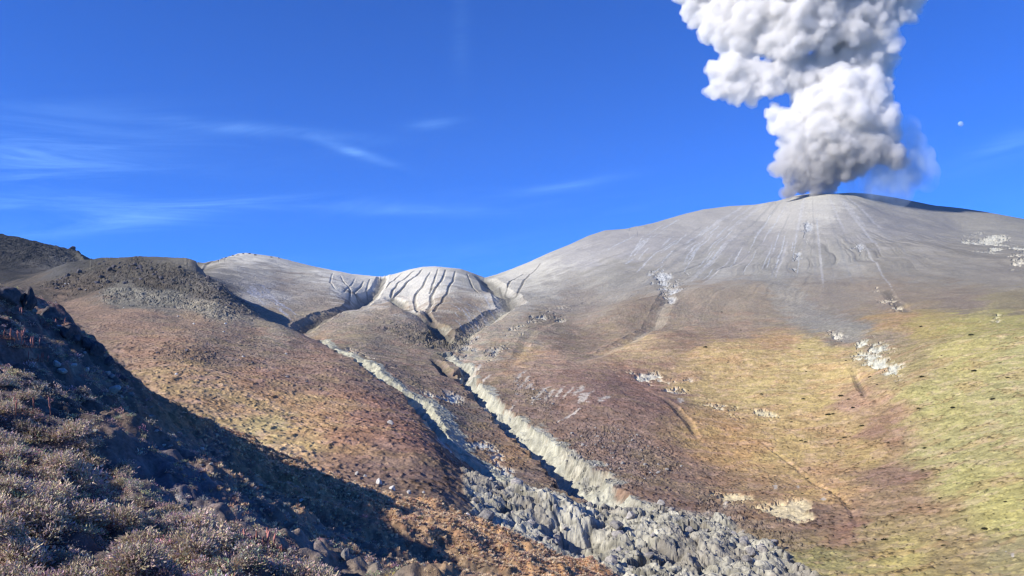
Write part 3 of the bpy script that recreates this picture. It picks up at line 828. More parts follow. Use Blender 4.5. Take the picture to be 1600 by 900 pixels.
NZ = near_base(NX, NY) + near_relief(NX, NY)
nT = NZ / NRr
nRUN = np.maximum.accumulate(nT, axis=1)
NPX, NPY = ang2pix(A2, nRUN)


def near_hit(px, py):
    """ground point of the near slope seen at a pixel, or None"""
    a, t = pix2ang(px, py)
    i = int(np.clip(round((float(a) - naz[0]) / (naz[-1] - naz[0]) * (NNA - 1)), 0, NNA - 1))
    j = int(np.searchsorted(nRUN[i], float(t)))
    if j >= NNR: return None
    return float(NX[i, j]), float(NY[i, j]), float(NZ[i, j])


# colours: heath and soil on the shrub-grown shoulder, straw grass with rusty sedge on the lower spur; hollow's colour lifted and greyed for its shade
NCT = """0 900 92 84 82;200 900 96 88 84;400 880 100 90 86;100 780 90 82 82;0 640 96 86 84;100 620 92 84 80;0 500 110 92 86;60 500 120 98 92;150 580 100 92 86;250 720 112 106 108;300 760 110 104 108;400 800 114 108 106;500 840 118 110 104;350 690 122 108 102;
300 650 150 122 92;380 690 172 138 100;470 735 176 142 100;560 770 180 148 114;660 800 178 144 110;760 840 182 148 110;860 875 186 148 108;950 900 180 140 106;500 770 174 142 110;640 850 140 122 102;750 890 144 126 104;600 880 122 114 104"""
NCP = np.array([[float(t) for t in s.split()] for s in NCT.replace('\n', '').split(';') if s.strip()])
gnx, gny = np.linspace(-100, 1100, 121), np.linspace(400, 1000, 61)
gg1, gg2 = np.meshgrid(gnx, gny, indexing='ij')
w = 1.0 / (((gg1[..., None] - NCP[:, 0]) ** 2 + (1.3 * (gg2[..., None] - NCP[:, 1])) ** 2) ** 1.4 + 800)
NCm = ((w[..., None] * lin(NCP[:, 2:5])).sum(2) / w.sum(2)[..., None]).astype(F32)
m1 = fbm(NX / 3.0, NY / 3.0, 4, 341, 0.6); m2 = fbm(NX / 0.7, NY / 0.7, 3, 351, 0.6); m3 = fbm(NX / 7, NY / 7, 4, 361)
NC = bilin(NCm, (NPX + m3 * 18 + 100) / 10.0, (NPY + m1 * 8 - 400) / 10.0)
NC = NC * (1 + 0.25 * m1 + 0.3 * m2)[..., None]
# bands of bleached grass running down the upper slope
gb = sstep(0.15, 0.6, fbm(NX / 5.0 + 0.2 * NY, (NY + NX * 0.15) / 0.9, 4, 381, 0.6)) * sstep(660, 560, NPY) * 0.75
NC = NC + (lin((150, 138, 122)).astype(F32) - NC) * gb[..., None]
spur = sstep(0.02, 0.10, (NX + 24) * 0.004 + (NY - 40) * 0.0035)       # the grassy lower spur, beyond the shrubs
k = sstep(0.2, 0.7, fbm(NX / 1.3, NY / 1.3, 3, 371)) * 0.5 * spur
NC = NC + (lin((165, 124, 96)).astype(F32) - NC) * k[..., None]
k = sstep(0.1, 0.5, m2) * 0.45 * spur
NC = NC * (1 - k[..., None])
NC = np.clip(NC * 0.84, 0.01, 0.8).astype(F32)
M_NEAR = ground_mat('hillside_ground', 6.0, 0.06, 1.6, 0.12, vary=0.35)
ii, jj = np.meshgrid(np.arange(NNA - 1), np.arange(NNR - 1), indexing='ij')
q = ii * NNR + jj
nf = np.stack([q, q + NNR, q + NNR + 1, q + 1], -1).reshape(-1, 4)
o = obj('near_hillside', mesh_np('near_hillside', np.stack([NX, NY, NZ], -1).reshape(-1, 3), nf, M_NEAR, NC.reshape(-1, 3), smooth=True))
tag(o, kind='structure')
# ------------------------------------------------------------------ plants
rg = np.random.default_rng(23)


def leaf_mat(name, rough=0.8, trans=0.25):
    m, nt, out = new_mat(name); L = nt.links
    bs = N(nt, 'ShaderNodeBsdfPrincipled', Roughness=rough); bs.inputs['Specular IOR Level'].default_value = 0.2
    vc = N(nt, 'ShaderNodeVertexColor'); vc.layer_name = 'albedo'
    oi = N(nt, 'ShaderNodeObjectInfo')
    mr = N(nt, 'ShaderNodeMapRange'); mr.inputs[3].default_value = 0.75; mr.inputs[4].default_value = 1.25
    L.new(oi.outputs['Random'], mr.inputs[0])
    gm = N(nt, 'ShaderNodeNewGeometry')
    nz = N(nt, 'ShaderNodeTexNoise', Scale=9.0, Detail=2.0); L.new(gm.outputs['Position'], nz.inputs['Vector'])
    m2_ = N(nt, 'ShaderNodeMapRange'); m2_.inputs[1].default_value = 0.3; m2_.inputs[2].default_value = 0.7; m2_.inputs[3].default_value = 0.7; m2_.inputs[4].default_value = 1.3
    L.new(nz.outputs['Fac'], m2_.inputs[0])
    mm = N(nt, 'ShaderNodeMath', operation='MULTIPLY'); L.new(mr.outputs[0], mm.inputs[0]); L.new(m2_.outputs[0], mm.inputs[1])
    sc_ = N(nt, 'ShaderNodeVectorMath', operation='SCALE'); L.new(vc.outputs['Color'], sc_.inputs[0]); L.new(mm.outputs[0], sc_.inputs['Scale'])
    L.new(sc_.outputs[0], bs.inputs['Base Color'])
    tr = N(nt, 'ShaderNodeBsdfTranslucent'); L.new(sc_.outputs[0], tr.inputs['Color'])
    mx_ = N(nt, 'ShaderNodeMixShader'); mx_.inputs[0].default_value = trans
    L.new(bs.outputs[0], mx_.inputs[1]); L.new(tr.outputs[0], mx_.inputs[2]); L.new(mx_.outputs[0], out.inputs[0])
    return m


M_HEATH = leaf_mat('heath_leaves'); M_GRASS = leaf_mat('tussock_blades', 0.85, 0.3); M_STALK = leaf_mat('red_stalks', 0.8, 0.2); M_SHRUB = leaf_mat('dark_shrub_leaves', 0.8, 0.15)


def unit(n):
    d = rg.normal(size=(n, 3)); return d / np.linalg.norm(d, axis=1)[:, None]


def leaf_quads(c, d, ln, wd):
    """leaves as bent lozenges: centres, directions, length, width -> verts, faces"""
    n = len(c)
    s_ = np.cross(d, unit(n)); s_ /= np.linalg.norm(s_, axis=1)[:, None] + 1e-9
    up = np.cross(s_, d)
    ln = ln[:, None]; wd = wd[:, None]
    v0 = c; v1 = c + d * ln * 0.5 + s_ * wd * 0.5 + up * wd * 0.15; v2 = c + d * ln - up * ln * 0.1; v3 = c + d * ln * 0.5 - s_ * wd * 0.5 + up * wd * 0.15
    V_ = np.stack([v0, v1, v2, v3], 1).reshape(-1, 3)
    F_ = np.arange(4 * n).reshape(-1, 4)
    return V_, F_


HUES = lin([(114, 106, 104), (122, 116, 100), (112, 98, 106), (130, 118, 114), (108, 108, 98), (120, 102, 104), (146, 140, 134)]) * 2.7 * np.array([1.05, 1.0, 0.84])


def shrub_mesh(name, n, rad, hgt, leaf, hues):
    """cushion shrub: an uneven dome of sprigs"""
    d = unit(n); d[:, 2] = np.abs(d[:, 2]) * 0.9 + 0.05
    ph = np.arctan2(d[:, 1], d[:, 0])
    lump = 0.72 + 0.28 * np.sin(ph * 3 + rg.uniform(0, 6)) * np.cos(ph * 2 + d[:, 2] * 4) + 0.16 * rg.normal(size=n)
    k = rg.uniform(0.55, 1.0, n) ** 0.5 * lump
    c = d * k[:, None] * np.array([rad, rad, hgt])
    dd = d + unit(n) * 0.8; dd[:, 2] += 0.25; dd /= np.linalg.norm(dd, axis=1)[:, None]
    V_, F_ = leaf_quads(c, dd, rg.uniform(0.7, 1.5, n) * leaf, rg.uniform(0.5, 0.9, n) * leaf * 0.7)
    sp = (np.floor(ph * 4) * 7 + np.floor(d[:, 2] * 3)).astype(int)
    hi = (sp * 31 % 97) % len(hues)
    cl = hues[np.where(rg.random(n) < 0.7, hi, rg.integers(0, len(hues), n))] * rg.uniform(0.7, 1.3, n)[:, None]
    return V_, F_, np.repeat(cl, 4, 0)


# --- heath: the low scrub that covers the near shoulder, one mass
def lit_zone(px, py):
    # upper edge of the dense scrub on the shoulder, as rows of the photograph
    return py > np.interp(px, [-200, 0, 100, 190, 280, 390, 500, 560], [560, 575, 640, 720, 790, 838, 892, 930]) + 0


VS, FS, CS = [], [], []
off = 0
proto = [shrub_mesh('h', 60, 0.17, 0.14, 0.042, HUES) for _ in range(14)]
cnt = 0
pts = []
tries = 0
while cnt < 26000 and tries < 200000:
    tries += 1
    a = rg.uniform(-0.78, -0.1); r = math.exp(rg.uniform(math.log(8.5), math.log(62)))
    if rg.random() > (r / 62) ** 0.35: continue
    x, y = r * math.sin(a), r * math.cos(a)
    pts.append((x, y)); cnt += 1
pts = np.array(pts)
zz = near_z(pts[:, 0], pts[:, 1])
rr_ = np.hypot(pts[:, 0], pts[:, 1])
qpx, qpy = ang2pix(np.arctan2(pts[:, 0], pts[:, 1]), zz / rr_)
dens = np.where(lit_zone(qpx, qpy), 0.95, np.where((qpx < 235) & (qpy < 640), 0.55, 0.14)) * sstep(-0.25, 0.25, fbm(pts[:, 0] / 2.6, pts[:, 1] / 2.6, 4, 311, 0.6) + 0.3 * perlin(pts[:, 0] / 1.2, pts[:, 1] / 1.2, 511) + 0.05)
dens = np.where(qpx > 330 + (qpy - 690) * 1.2, dens * 0.5, dens)
keep = rg.random(len(pts)) < dens * 1.3
for (x, y), z, r in zip(pts[keep], zz[keep], rr_[keep]):
    V_, F_, C_ = proto[rg.integers(len(proto))]
    s_ = rg.uniform(0.6, 1.35) * (1 + 0.25 * (r > 30))
    a = rg.uniform(0, 6.283); ca, sa = math.cos(a), math.sin(a)
    W_ = np.stack([V_[:, 0] * ca - V_[:, 1] * sa, V_[:, 0] * sa + V_[:, 1] * ca, V_[:, 2]], -1) * s_ + (x, y, z - 0.02)
    VS.append(W_); FS.append(F_ + off); off += len(V_)
    CS.append(C_ * rg.uniform(0.8, 1.2) * (1 + 0.12 * rg.normal(size=3)))
o = obj('heath', mesh_np('heath', np.concatenate(VS), np.concatenate(FS), M_HEATH, np.concatenate(CS)))
tag(o, 'low grey-brown heath scrub covering the near hillside', 'heath', kind='stuff')

# --- rounded cushion shrubs that stand out of the heath
SHRUB = []
for k in range(5):
    V_, F_, C_ = shrub_mesh('cushion_shrub', 900, 0.5, 0.42, 0.075, HUES[[0, 1, 4, 3, 2]] * rg.uniform(0.8, 1.1))
    SHRUB.append(mesh_np('cushion_shrub', V_, F_, M_HEATH, C_))
k = 0
for t in range(900):
    if k >= 90: break
    px, py = rg.uniform(-10, 520), rg.uniform(560, 925)
    if not lit_zone(px, py - 6): continue
    h_ = near_hit(px, py)
    if h_ is None: continue
    x, y, z = h_
    r = math.hypot(x, y)
    if r > 45: continue
    o = obj('cushion_shrub', SHRUB[k % 5]); k += 1
    o.location = (x, y, float(near_z(x, y)[0]) - 0.05); s_ = rg.uniform(0.45, 1.0) * (0.7 + 0.3 * r / 20); o.scale = (s_, s_, s_ * rg.uniform(0.8, 1.15)); o.rotation_euler = (0, 0, rg.uniform(0, 6.28))
    tag(o, 'small rounded grey-green cushion shrub in the heath of the near slope', 'shrub', 'cushion shrubs on the near slope')

# --- straw-coloured tussock grass on the spur below
VS, FS, CS = [], [], []; off = 0
GH = lin([(206, 180, 140), (192, 160, 122), (176, 142, 116), (212, 192, 150), (166, 138, 112), (196, 168, 122), (168, 126, 106)]) * 1.3
GH = GH * 0.72 + GH.mean(1, keepdims=True) * 0.28


def tussock(n, h):
    a = rg.uniform(0, 6.283, n); t = rg.uniform(0.1, 0.75, n)
    base_ = np.stack([np.cos(a) * 0.07, np.sin(a) * 0.07, np.zeros(n)], -1)
    tip = base_ + np.stack([np.cos(a) * t, np.sin(a) * t, 1.05 - t * 0.5], -1) * h * rg.uniform(0.6, 1.1, n)[:, None]
    mid = (base_ + tip) / 2 + np.array([0, 0, 0.14 * h])
    sd2 = np.stack([-np.sin(a), np.cos(a), np.zeros(n)], -1) * 0.022
    V_ = np.stack([base_ - sd2, base_ + sd2, mid + sd2 * 0.9, mid - sd2 * 0.9, tip], 1).reshape(-1, 3)
    k_ = np.arange(n)[:, None] * 5
    F_ = np.concatenate([k_ + np.array([[0, 1, 2]]), k_ + np.array([[0, 2, 3]]), k_ + np.array([[3, 2, 4]])])
    return V_, F_


tp = [tussock(34, 0.42) for _ in range(10)]
n_t = 0
tpts = []
for t in range(300000):
    a = rg.uniform(-0.46, 0.16); r = rg.uniform(26, 100)
    tpts.append((r * math.sin(a), r * math.cos(a)))
tpts = np.array(tpts); tz = near_z(tpts[:, 0], tpts[:, 1]); tr_ = np.hypot(tpts[:, 0], tpts[:, 1])
tpx, tpy = ang2pix(np.arctan2(tpts[:, 0], tpts[:, 1]), tz / tr_)
edge = np.interp(tpx, [200, 260, 400, 560, 800, 960], [600, 640, 705, 775, 885, 950])        # where the scrub slope gives way to the grassy spur
td = np.where(tpy < edge + 14, 1.0, 0.28) * sstep(0.7, -0.4, perlin(tpts[:, 0] / 2.2, tpts[:, 1] / 2.2, 521)) * sstep(260, 420, tpx)
tk = (rg.random(len(tpts)) < td * 0.4) & ~lit_zone(tpx, tpy)
for (x, y), z in zip(tpts[tk], tz[tk]):
    V_, F_ = tp[rg.integers(10)]
    s_ = rg.uniform(0.28, 0.62) * (0.6 + 0.005 * math.hypot(x, y)); a = rg.uniform(0, 6.283); ca, sa = math.cos(a), math.sin(a)
    W_ = np.stack([V_[:, 0] * ca - V_[:, 1] * sa, V_[:, 0] * sa + V_[:, 1] * ca, V_[:, 2]], -1) * s_ + (x, y, z - 0.03)
    VS.append(W_); FS.append(F_ + off); off += len(V_)
    hu = GH[rg.integers(len(GH))] * rg.uniform(0.75, 1.2)
    CS.append(np.repeat((hu * rg.uniform(0.8, 1.2, (len(V_) // 5, 1))), 5, 0))
o = obj('tussock_grass', mesh_np('tussock_grass', np.concatenate(VS), np.concatenate(FS), M_GRASS, np.concatenate(CS)))
tag(o, 'straw and rust coloured tussock grass on the spur below the near slope', 'grass', kind='stuff')


# --- plants with upright red flower stalks
def stalk_mesh(n, h, spread):
    VS, FS, CS = [], [], []; off = 0
    for k in range(n):
        bx, by = rg.normal(0, spread, 2); hh = h * rg.uniform(0.6, 1.1); ln_ = rg.normal(0, 0.08, 2)
        rings = []
        for q_ in range(9):
            t = q_ / 8
            rad = 0.009 if t < 0.35 else 0.021 * (1 - ((t - 0.68) / 0.36) ** 2) + 0.006
            a = np.arange(6) / 6 * 6.283 + q_ * 0.5
            rings.append(np.stack([bx + ln_[0] * t * hh + np.cos(a) * rad * (1 + 0.35 * rg.normal(size=6)), by + ln_[1] * t * hh + np.sin(a) * rad * (1 + 0.35 * rg.normal(size=6)), np.full(6, t * hh)], -1))
        V_ = np.concatenate(rings)
        F_ = np.array([[q_ * 6 + i, q_ * 6 + (i + 1) % 6, q_ * 6 + 6 + (i + 1) % 6, q_ * 6 + 6 + i] for q_ in range(8) for i in range(6)])
        VS.append(V_); FS.append(F_ + off); off += len(V_)
        c = lin((158, 110, 104)) * rg.uniform(0.7, 1.15)
        CS.append(np.repeat(np.stack([lin((120, 84, 74)) if q_ < 3 else c * rg.uniform(0.8, 1.2) for q_ in range(9)]), 6, 0))
    return np.concatenate(VS), np.concatenate(FS), np.concatenate(CS)


RED = [(405,858,9,0.40,0.24,'clump of pinkish red flower stalks at the lower edge of the near heath, by itself'),
       (432,868,3,0.26,0.16,'few short pale red stalks just beside the tallest red clump on the near slope'),
       (22,650,9,0.50,0.45,'wide clump of red flower stalks at the left edge above the dense scrub'),
       (30,545,9,0.50,0.55,'middle red flowering clump of the row below the dark crags'),
       (50,564,8,0.48,0.45,'lowest red flowering clump of the row under the dark crags'),
       (8,532,7,0.50,0.45,'leftmost red flowering clump of the row below the dark crags'),
       (8,492,7,0.48,0.6,'topmost red flowering clump right under the left skyline crag'),
       (62,508,7,0.45,0.7,'reddish clump on the near ridge beneath the round boulder')]
for (px, py, n, h, sp, lb) in RED:
    hh = near_hit(px, py)
    if hh is None: continue
    x, y, z = hh
    t = empty('red_stalk_plant', (x, y, float(near_z(x, y)[0]) - 0.04))
    tag(t, lb, 'flowering plant', 'red flower stalks on the near slope')
    for q_ in range(n):
        V_, F_, C_ = stalk_mesh(1, h, sp)
        obj('flower_stalk', mesh_np('flower_stalk', V_, F_, M_STALK, C_, smooth=True), t)
    V_, F_, C_ = shrub_mesh('leaves', 160, sp * 1.6, 0.14, 0.08, lin([(120, 110, 90), (110, 84, 76), (134, 100, 88)]))
    obj('leaves', mesh_np('leaves', V_, F_, M_HEATH, C_), t)

# --- dark shrubs dotted on the green slope
DSH = []
for k in range(4):
    V_, F_, C_ = shrub_mesh('dark_shrub', 420, 0.6, 0.5, 0.17, lin([(58, 62, 42), (48, 54, 40), (70, 66, 46)]))
    DSH.append(mesh_np('dark_shrub', V_, F_, M_SHRUB, C_))
DOTS = [(1360,602),(1442,612),(1315,632),(1255,633),(1437,652),(1490,650),(1527,667),(1275,665),(1295,663),(1302,662),(1237,672),(1348,675),(1445,700),(1252,698),(1260,700),(1442,737),
        (1538,830),(1572,785),(1470,780),(1423,830),(1457,837),(1468,848),(1382,845),(1353,827),(1373,797),(1437,795),(1552,635),(1575,605),(1523,600),(1473,708),(1153,700),(1440,523),(1519,547),(1371,617),
        (1346,634),(1334,652),(1103,560),(1158,512),(1128,487),(1260,592),(1250,560),(1190,625),(1215,640),(1300,700),(1320,690),(1330,812),(1320,792),(1262,745)]
for t in range(26):
    DOTS.append((rg.uniform(1120, 1595), rg.uniform(560, 880)))
for k, (px, py) in enumerate(DOTS):
    x, y, z = far_z(px, py)
    o = obj('dark_shrub', DSH[k % 4]); s_ = rg.uniform(0.7, 1.5) * (1 if k < 48 else 0.7) * np.clip(math.hypot(x, y) / 330, 0.75, 1.8)
    o.location = (x, y, z - 0.08); o.scale = (s_ * 1.25, s_, s_ * 0.8); o.rotation_euler = (0, 0, rg.uniform(0, 6.28))
    tag(o, 'small dark green shrub dotted on the yellow-green slope of the volcano', 'shrub', 'dark shrubs on the green slope')
# ------------------------------------------------------------------ rocks
import bmesh
rr0 = np.random.default_rng(5)


def rock_mat(name, rgb, dark):
    m, nt, out = new_mat(name); L = nt.links
    bs = N(nt, 'ShaderNodeBsdfPrincipled', Roughness=0.92); bs.inputs['Specular IOR Level'].default_value = 0.15
    tc_ = N(nt, 'ShaderNodeTexCoord'); oi = N(nt, 'ShaderNodeObjectInfo')
    ad = N(nt, 'ShaderNodeVectorMath', operation='ADD'); L.new(tc_.outputs['Object'], ad.inputs[0]); L.new(oi.outputs['Location'], ad.inputs[1])
    n1_ = N(nt, 'ShaderNodeTexNoise', Scale=2.6, Detail=7.0, Roughness=0.7); L.new(ad.outputs[0], n1_.inputs['Vector'])
    cr = N(nt, 'ShaderNodeValToRGB')
    cr.color_ramp.elements[0].position = 0.33; cr.color_ramp.elements[0].color = (*lin(dark), 1)
    cr.color_ramp.elements[1].position = 0.66; cr.color_ramp.elements[1].color = (*lin(rgb), 1)
    L.new(n1_.outputs['Fac'], cr.inputs[0])
    mr = N(nt, 'ShaderNodeMapRange'); mr.inputs[3].default_value = 0.72; mr.inputs[4].default_value = 1.2; L.new(oi.outputs['Random'], mr.inputs[0])
    sc_ = N(nt, 'ShaderNodeVectorMath', operation='SCALE'); L.new(cr.outputs[0], sc_.inputs[0]); L.new(mr.outputs[0], sc_.inputs['Scale'])
    L.new(sc_.outputs[0], bs.inputs['Base Color'])
    bp = N(nt, 'ShaderNodeBump', Strength=0.8, Distance=0.12); L.new(n1_.outputs['Fac'], bp.inputs['Height']); L.new(bp.outputs[0], bs.inputs['Normal'])
    L.new(bs.outputs[0], out.inputs[0])
    return m


M_GREY = rock_mat('grey_rock', (160, 157, 152), (106, 103, 100)); M_DARK = rock_mat('dark_lava', (102, 98, 100), (60, 58, 62)); M_PALE = rock_mat('pale_rock', (200, 198, 190), (150, 146, 140))


def rock_mesh(name, mat, seed, flat=1.0, pts_n=22):
    r_ = np.random.default_rng(seed)
    bm_ = bmesh.new()
    d = r_.normal(size=(pts_n, 3)); d /= np.linalg.norm(d, axis=1)[:, None]
    for p in d * r_.uniform(0.75, 1.0, (pts_n, 1)):
        bm_.verts.new((p[0], p[1] * r_.uniform(0.8, 1.0), p[2] * flat))
    bmesh.ops.convex_hull(bm_, input=bm_.verts)
    for vv_ in [v_ for v_ in bm_.verts if not v_.link_faces]: bm_.verts.remove(vv_)
    bmesh.ops.bevel(bm_, geom=bm_.edges[:], offset=0.06, segments=1, affect='EDGES')
    bmesh.ops.triangulate(bm_, faces=bm_.faces[:])
    bmesh.ops.subdivide_edges(bm_, edges=bm_.edges[:], cuts=2, use_grid_fill=True)
    co_r = np.array([v_.co[:] for v_ in bm_.verts])
    dn = perlin3(co_r[:, 0] * 2.3, co_r[:, 1] * 2.3, co_r[:, 2] * 2.3 + seed, seed) * 0.10 + perlin3(co_r[:, 0] * 6, co_r[:, 1] * 6, co_r[:, 2] * 6 + seed, seed + 1) * 0.05
    for v_, k_ in zip(bm_.verts, dn):
        v_.co *= (1 + float(k_))
    me = bpy.data.meshes.new(name); bm_.to_mesh(me); bm_.free()
    me.materials.append(mat)
    return me


GREY = [rock_mesh('boulder', M_GREY, 50 + k, rr0.uniform(0.6, 0.95)) for k in range(8)]
DARK = [rock_mesh('lava_block', M_DARK, 80 + k, rr0.uniform(0.7, 1.1)) for k in range(6)]
PALE = [rock_mesh('pale_block', M_PALE, 110 + k, rr0.uniform(0.6, 1.0)) for k in range(6)]


def put(name, meshes, k, loc, size, label, cat='rock', group=None, stretch=(1, 1, 1), sink=0.3, rot=None):
    o = obj(name, meshes[k % len(meshes)])
    o.scale = tuple(size * s_ for s_ in stretch)
    o.location = (loc[0], loc[1], loc[2] + size * stretch[2] * (0.6 - sink) * 0.8)
    o.rotation_euler = rot or (rr0.uniform(-0.4, 0.4), rr0.uniform(-0.4, 0.4), rr0.uniform(0, 6.28))
    tag(o, label, cat, group)
    return o


# --- boulders in the grey rubble bed
poly = np.array(ROCK['rubble'][0], float)


def inside(p, poly):
    c = False; n = len(poly)
    for i in range(n):
        a = poly[i]; b = poly[(i + 1) % n]
        if (a[1] > p[1]) != (b[1] > p[1]) and p[0] < (b[0] - a[0]) * (p[1] - a[1]) / (b[1] - a[1]) + a[0]: c = not c
    return c


k = 0
while k < 210:
    px, py = rr0.uniform(735, 1285), rr0.uniform(745, 900)
    if not inside((px, py), poly): continue
    w_ = far_z(px, py)
    sz = 0.35 + 1.7 * rr0.random() ** 3.2
    put('boulder', GREY, int(rr0.integers(8)), w_, sz, 'grey angular boulder in the blocky rubble bed at the foot of the slopes', 'boulder', 'boulders in the grey rubble bed')
    k += 1
# --- grey blocks on the purple slope
k = 0
for nm in ('slopeblocks', 'slopeblocks2'):
    poly2 = np.array(ROCK[nm][0], float); lo, hi = poly2.min(0), poly2.max(0); c_ = 0
    while c_ < (75 if nm == 'slopeblocks' else 30):
        px, py = rr0.uniform(lo[0], hi[0]), rr0.uniform(lo[1], hi[1])
        if not inside((px, py), poly2): continue
        w_ = far_z(px, py)
        put('slope_rock', GREY, int(rr0.integers(8)), w_, 0.35 + 0.8 * rr0.random() ** 2.2, 'grey rock lying on the purple-brown slope above the stream', 'rock', 'rocks on the purple slope')
        c_ += 1
# --- pale blocks standing along the edge of the spur, left of the rubble
EDGE = [(557,744,7,'small pale block, first of the row beyond the grassy spur'), (571,749,7,'small pale slab, second of the row beyond the grassy spur'), (592,758,13,'large pale triangular block beyond the grassy spur, twin peaks left one'),
        (613,767,12,'pale pointed block just downhill of the largest triangular one'), (639,773,8,'small pale block at the end of the upper row beyond the spur'),
        (677,792,9,'lone pale block half way between the two pale rows'), (730,816,18,'biggest whitish block at the corner of the rubble bed'), (752,826,12,'whitish block beside the biggest one at the rubble corner'),
        (795,840,11,'whitish block against the lower edge of the rubble bed'), (662,470+300,5,'tiny pale stone above the spur')]
for k, (px, py, sp, lb) in enumerate(EDGE):
    w_ = far_z(px, py); r = math.hypot(w_[0], w_[1])
    put('pale_block', PALE, k, w_, sp * 0.5 * r / FPX * 1.25, lb, 'rock', 'pale blocks beyond the grassy spur', (0.9, 0.8, 1.25), 0.35)
# --- scattered stones on the rusty slope and the rocky hill
DARKS = [(252,548),(263,556),(272,553),(300,565),(305,560),(322,556),(330,562),(336,557),(247,552),(285,572),(240,565),(292,552),(500,615),(480,600),(395,570),(255,520)]
for k, (px, py) in enumerate(DARKS):
    w_ = far_z(px, py)
    put('dark_stone', DARK, k, w_, rr0.uniform(0.5, 1.1), 'dark stone scattered on the rusty brown slope', 'rock', 'dark stones on the rusty slope')
PAL = [(102,449),(108,447),(133,454),(155,458),(194,476),(278,491),(302,507),(352,508),(350,520),(447,553),(448,592),(275,598),(610,668),(160,447),(380,560)]
for k, (px, py) in enumerate(PAL):
    w_ = far_z(px, py)
    put('pale_stone', PALE, k, w_, rr0.uniform(0.6, 1.2), 'pale stone lying on the brown slope below the rocky hill', 'rock', 'pale stones below the rocky hill')
HB = ROCK['hillband'][0]; hp = np.array(HB, float); c_ = 0
while c_ < 70:
    px, py = rr0.uniform(60, 405), rr0.uniform(404, 500)
    if not inside((px, py), hp): continue
    w_ = far_z(px, py)
    put('lava_block', DARK, int(rr0.integers(6)), w_, 0.9 + 2.4 * rr0.random() ** 2.5, 'dark lava block in the craggy band of the rocky hill', 'rock', 'lava blocks of the rocky hill')
    c_ += 1
w_ = far_z(112, 391)
put('crag_rock', DARK, 2, w_, 6.5, 'small dark crag on the crest of the dark mountain', 'crag', None, (1.3, 1, 0.8), 0.3)
for k, (px, py) in enumerate([(347,406),(353,403),(358,401),(364,399.5),(371,398),(380,396.5),(390,396.5),(399,398.5),(424,401.5),(436,403)]):
    w_ = far_z(px, py + 1)
    put('crest_rock', DARK, k, w_, rr0.uniform(1.8, 3.4), 'dark rock on the crest of the pale ash mountain', 'rock', 'rocks on the ash mountain crest', (1.2, 1, 0.7))

# --- crags and boulders of the near ridge: px, py, size px, mesh family, stretch, label
NEAR = [
 (6,458,30,'D',(1.2,1,0.8),'dark jagged crag at the left edge on the near ridge'),
 (22,462,22,'D',(1,1,0.8),'dark crag lump beside the edge crag, paler on top'),
 (43,470,26,'D',(0.6,0.7,1.3),'upright dark pillar rock on the near ridge with a pale edge'),
 (52,486,16,'G',(0.8,0.8,1),'grey block leaning at the foot of the upright pillar'),
 (76,492,24,'D',(1,1,0.95),'rounded blue-grey boulder on the ridge line below the pillar'),
 (103,516,24,'D',(1.1,1,0.9),'broad dark crag on the ridge below the rounded boulder'),
 (92,512,9,'P',(1.2,1,0.6),'small white lichen-pale stone in front of the broad crag'),
 (118,527,16,'D',(1,1,0.8),'dark block stepping down the ridge from the broad crag'),
 (140,540,18,'D',(1,1,0.9),'dark square block at a notch of the ridge'),
 (152,553,22,'D',(0.8,0.8,1.2),'dark upright block where the ridge drops steeply'),
 (170,566,14,'D',(1,1,0.8),'dark block low on the falling ridge with a pale stone on it'),
 (172,560,7,'P',(1,1,0.8),'small pale stone on the falling ridge'),
 (188,590,16,'D',(1,1,0.8),'dark lump near the lower end of the ridge crags'),
 (176,608,17,'P',(1.3,1,0.8),'large white angular block on the shaded flank below the ridge'),
 (193,612,12,'G',(0.7,0.7,1.3),'grey slab standing beside the large white block'),
 (205,617,11,'G',(1,0.8,0.9),'grey block at the ridge foot beside the leaning slab'),
 (190,621,7,'P',(1,1,0.8),'small whitish stone below the large white block'),
 (88,567,13,'P',(1.2,1,0.7),'pale lichen-covered boulder on the open slope under the ridge'),
 (98,580,13,'P',(1.2,1,0.7),'pale flat boulder just below the lichen-covered one'),
 (114,570,9,'P',(1,1,0.7),'pale stone at the side of the two lichen boulders'),
 (136,578,9,'P',(0.7,0.7,1.2),'narrow pale upright stone on the mid slope'),
 (133,550,6,'P',(1,1,0.8),'small white stone under the ridge crags'),
 (168,582,10,'P',(1.1,1,0.7),'pale stone above the large white block'),
 (174,592,9,'G',(1,1,0.8),'grey stone between pale stones above the white block'),
 (3,598,14,'P',(1.2,1,0.7),'whitish stone at the very left edge of the heath'),
 (148,676,11,'P',(1.6,0.8,0.5),'flat white slab at the top of the dense scrub'),
 (317,702,7,'P',(1,1,0.9),'single bright stone in the shaded hollow'),
 (276,689,6,'P',(1.3,1,0.6),'pale stone in the upper part of the shaded hollow'),
 (242,673,5,'P',(1.3,1,0.6),'small pale stone near the top of the shaded hollow'),
 (403,783,6,'P',(1.2,1,0.8),'tiny white stone low in the shaded hollow'),
 (180,860,14,'G',(1,1,1),'grey stone half buried between near shrubs'),
 (62,845,12,'P',(0.6,0.6,1.5),'narrow pale stone among the nearest shrubs'),
 (540,868,20,'G',(0.8,0.8,1.3),'grey slab standing in the lowest part of the shaded slope'),
 (455,858,14,'G',(0.8,0.8,1.1),'grey stone in the shade beyond the red stalks'),
]
for k in range(10):
    t = k / 9
    NEAR.append((277 + 60 * t + rr0.normal(0, 5), 780 + 46 * t + rr0.normal(0, 4), rr0.uniform(9, 16), 'G', (2.2, 0.7, 0.4), None))
for k in range(26):                                            # stones strewn through the shaded hollow
    t = rr0.random(); px = 215 + 330 * t; py = 640 + 225 * t + rr0.normal(0, 22)
    NEAR.append((px, py, rr0.uniform(4, 9), 'P' if k % 3 else 'G', (1.2, 0.9, 0.6), 'HOLLOW'))
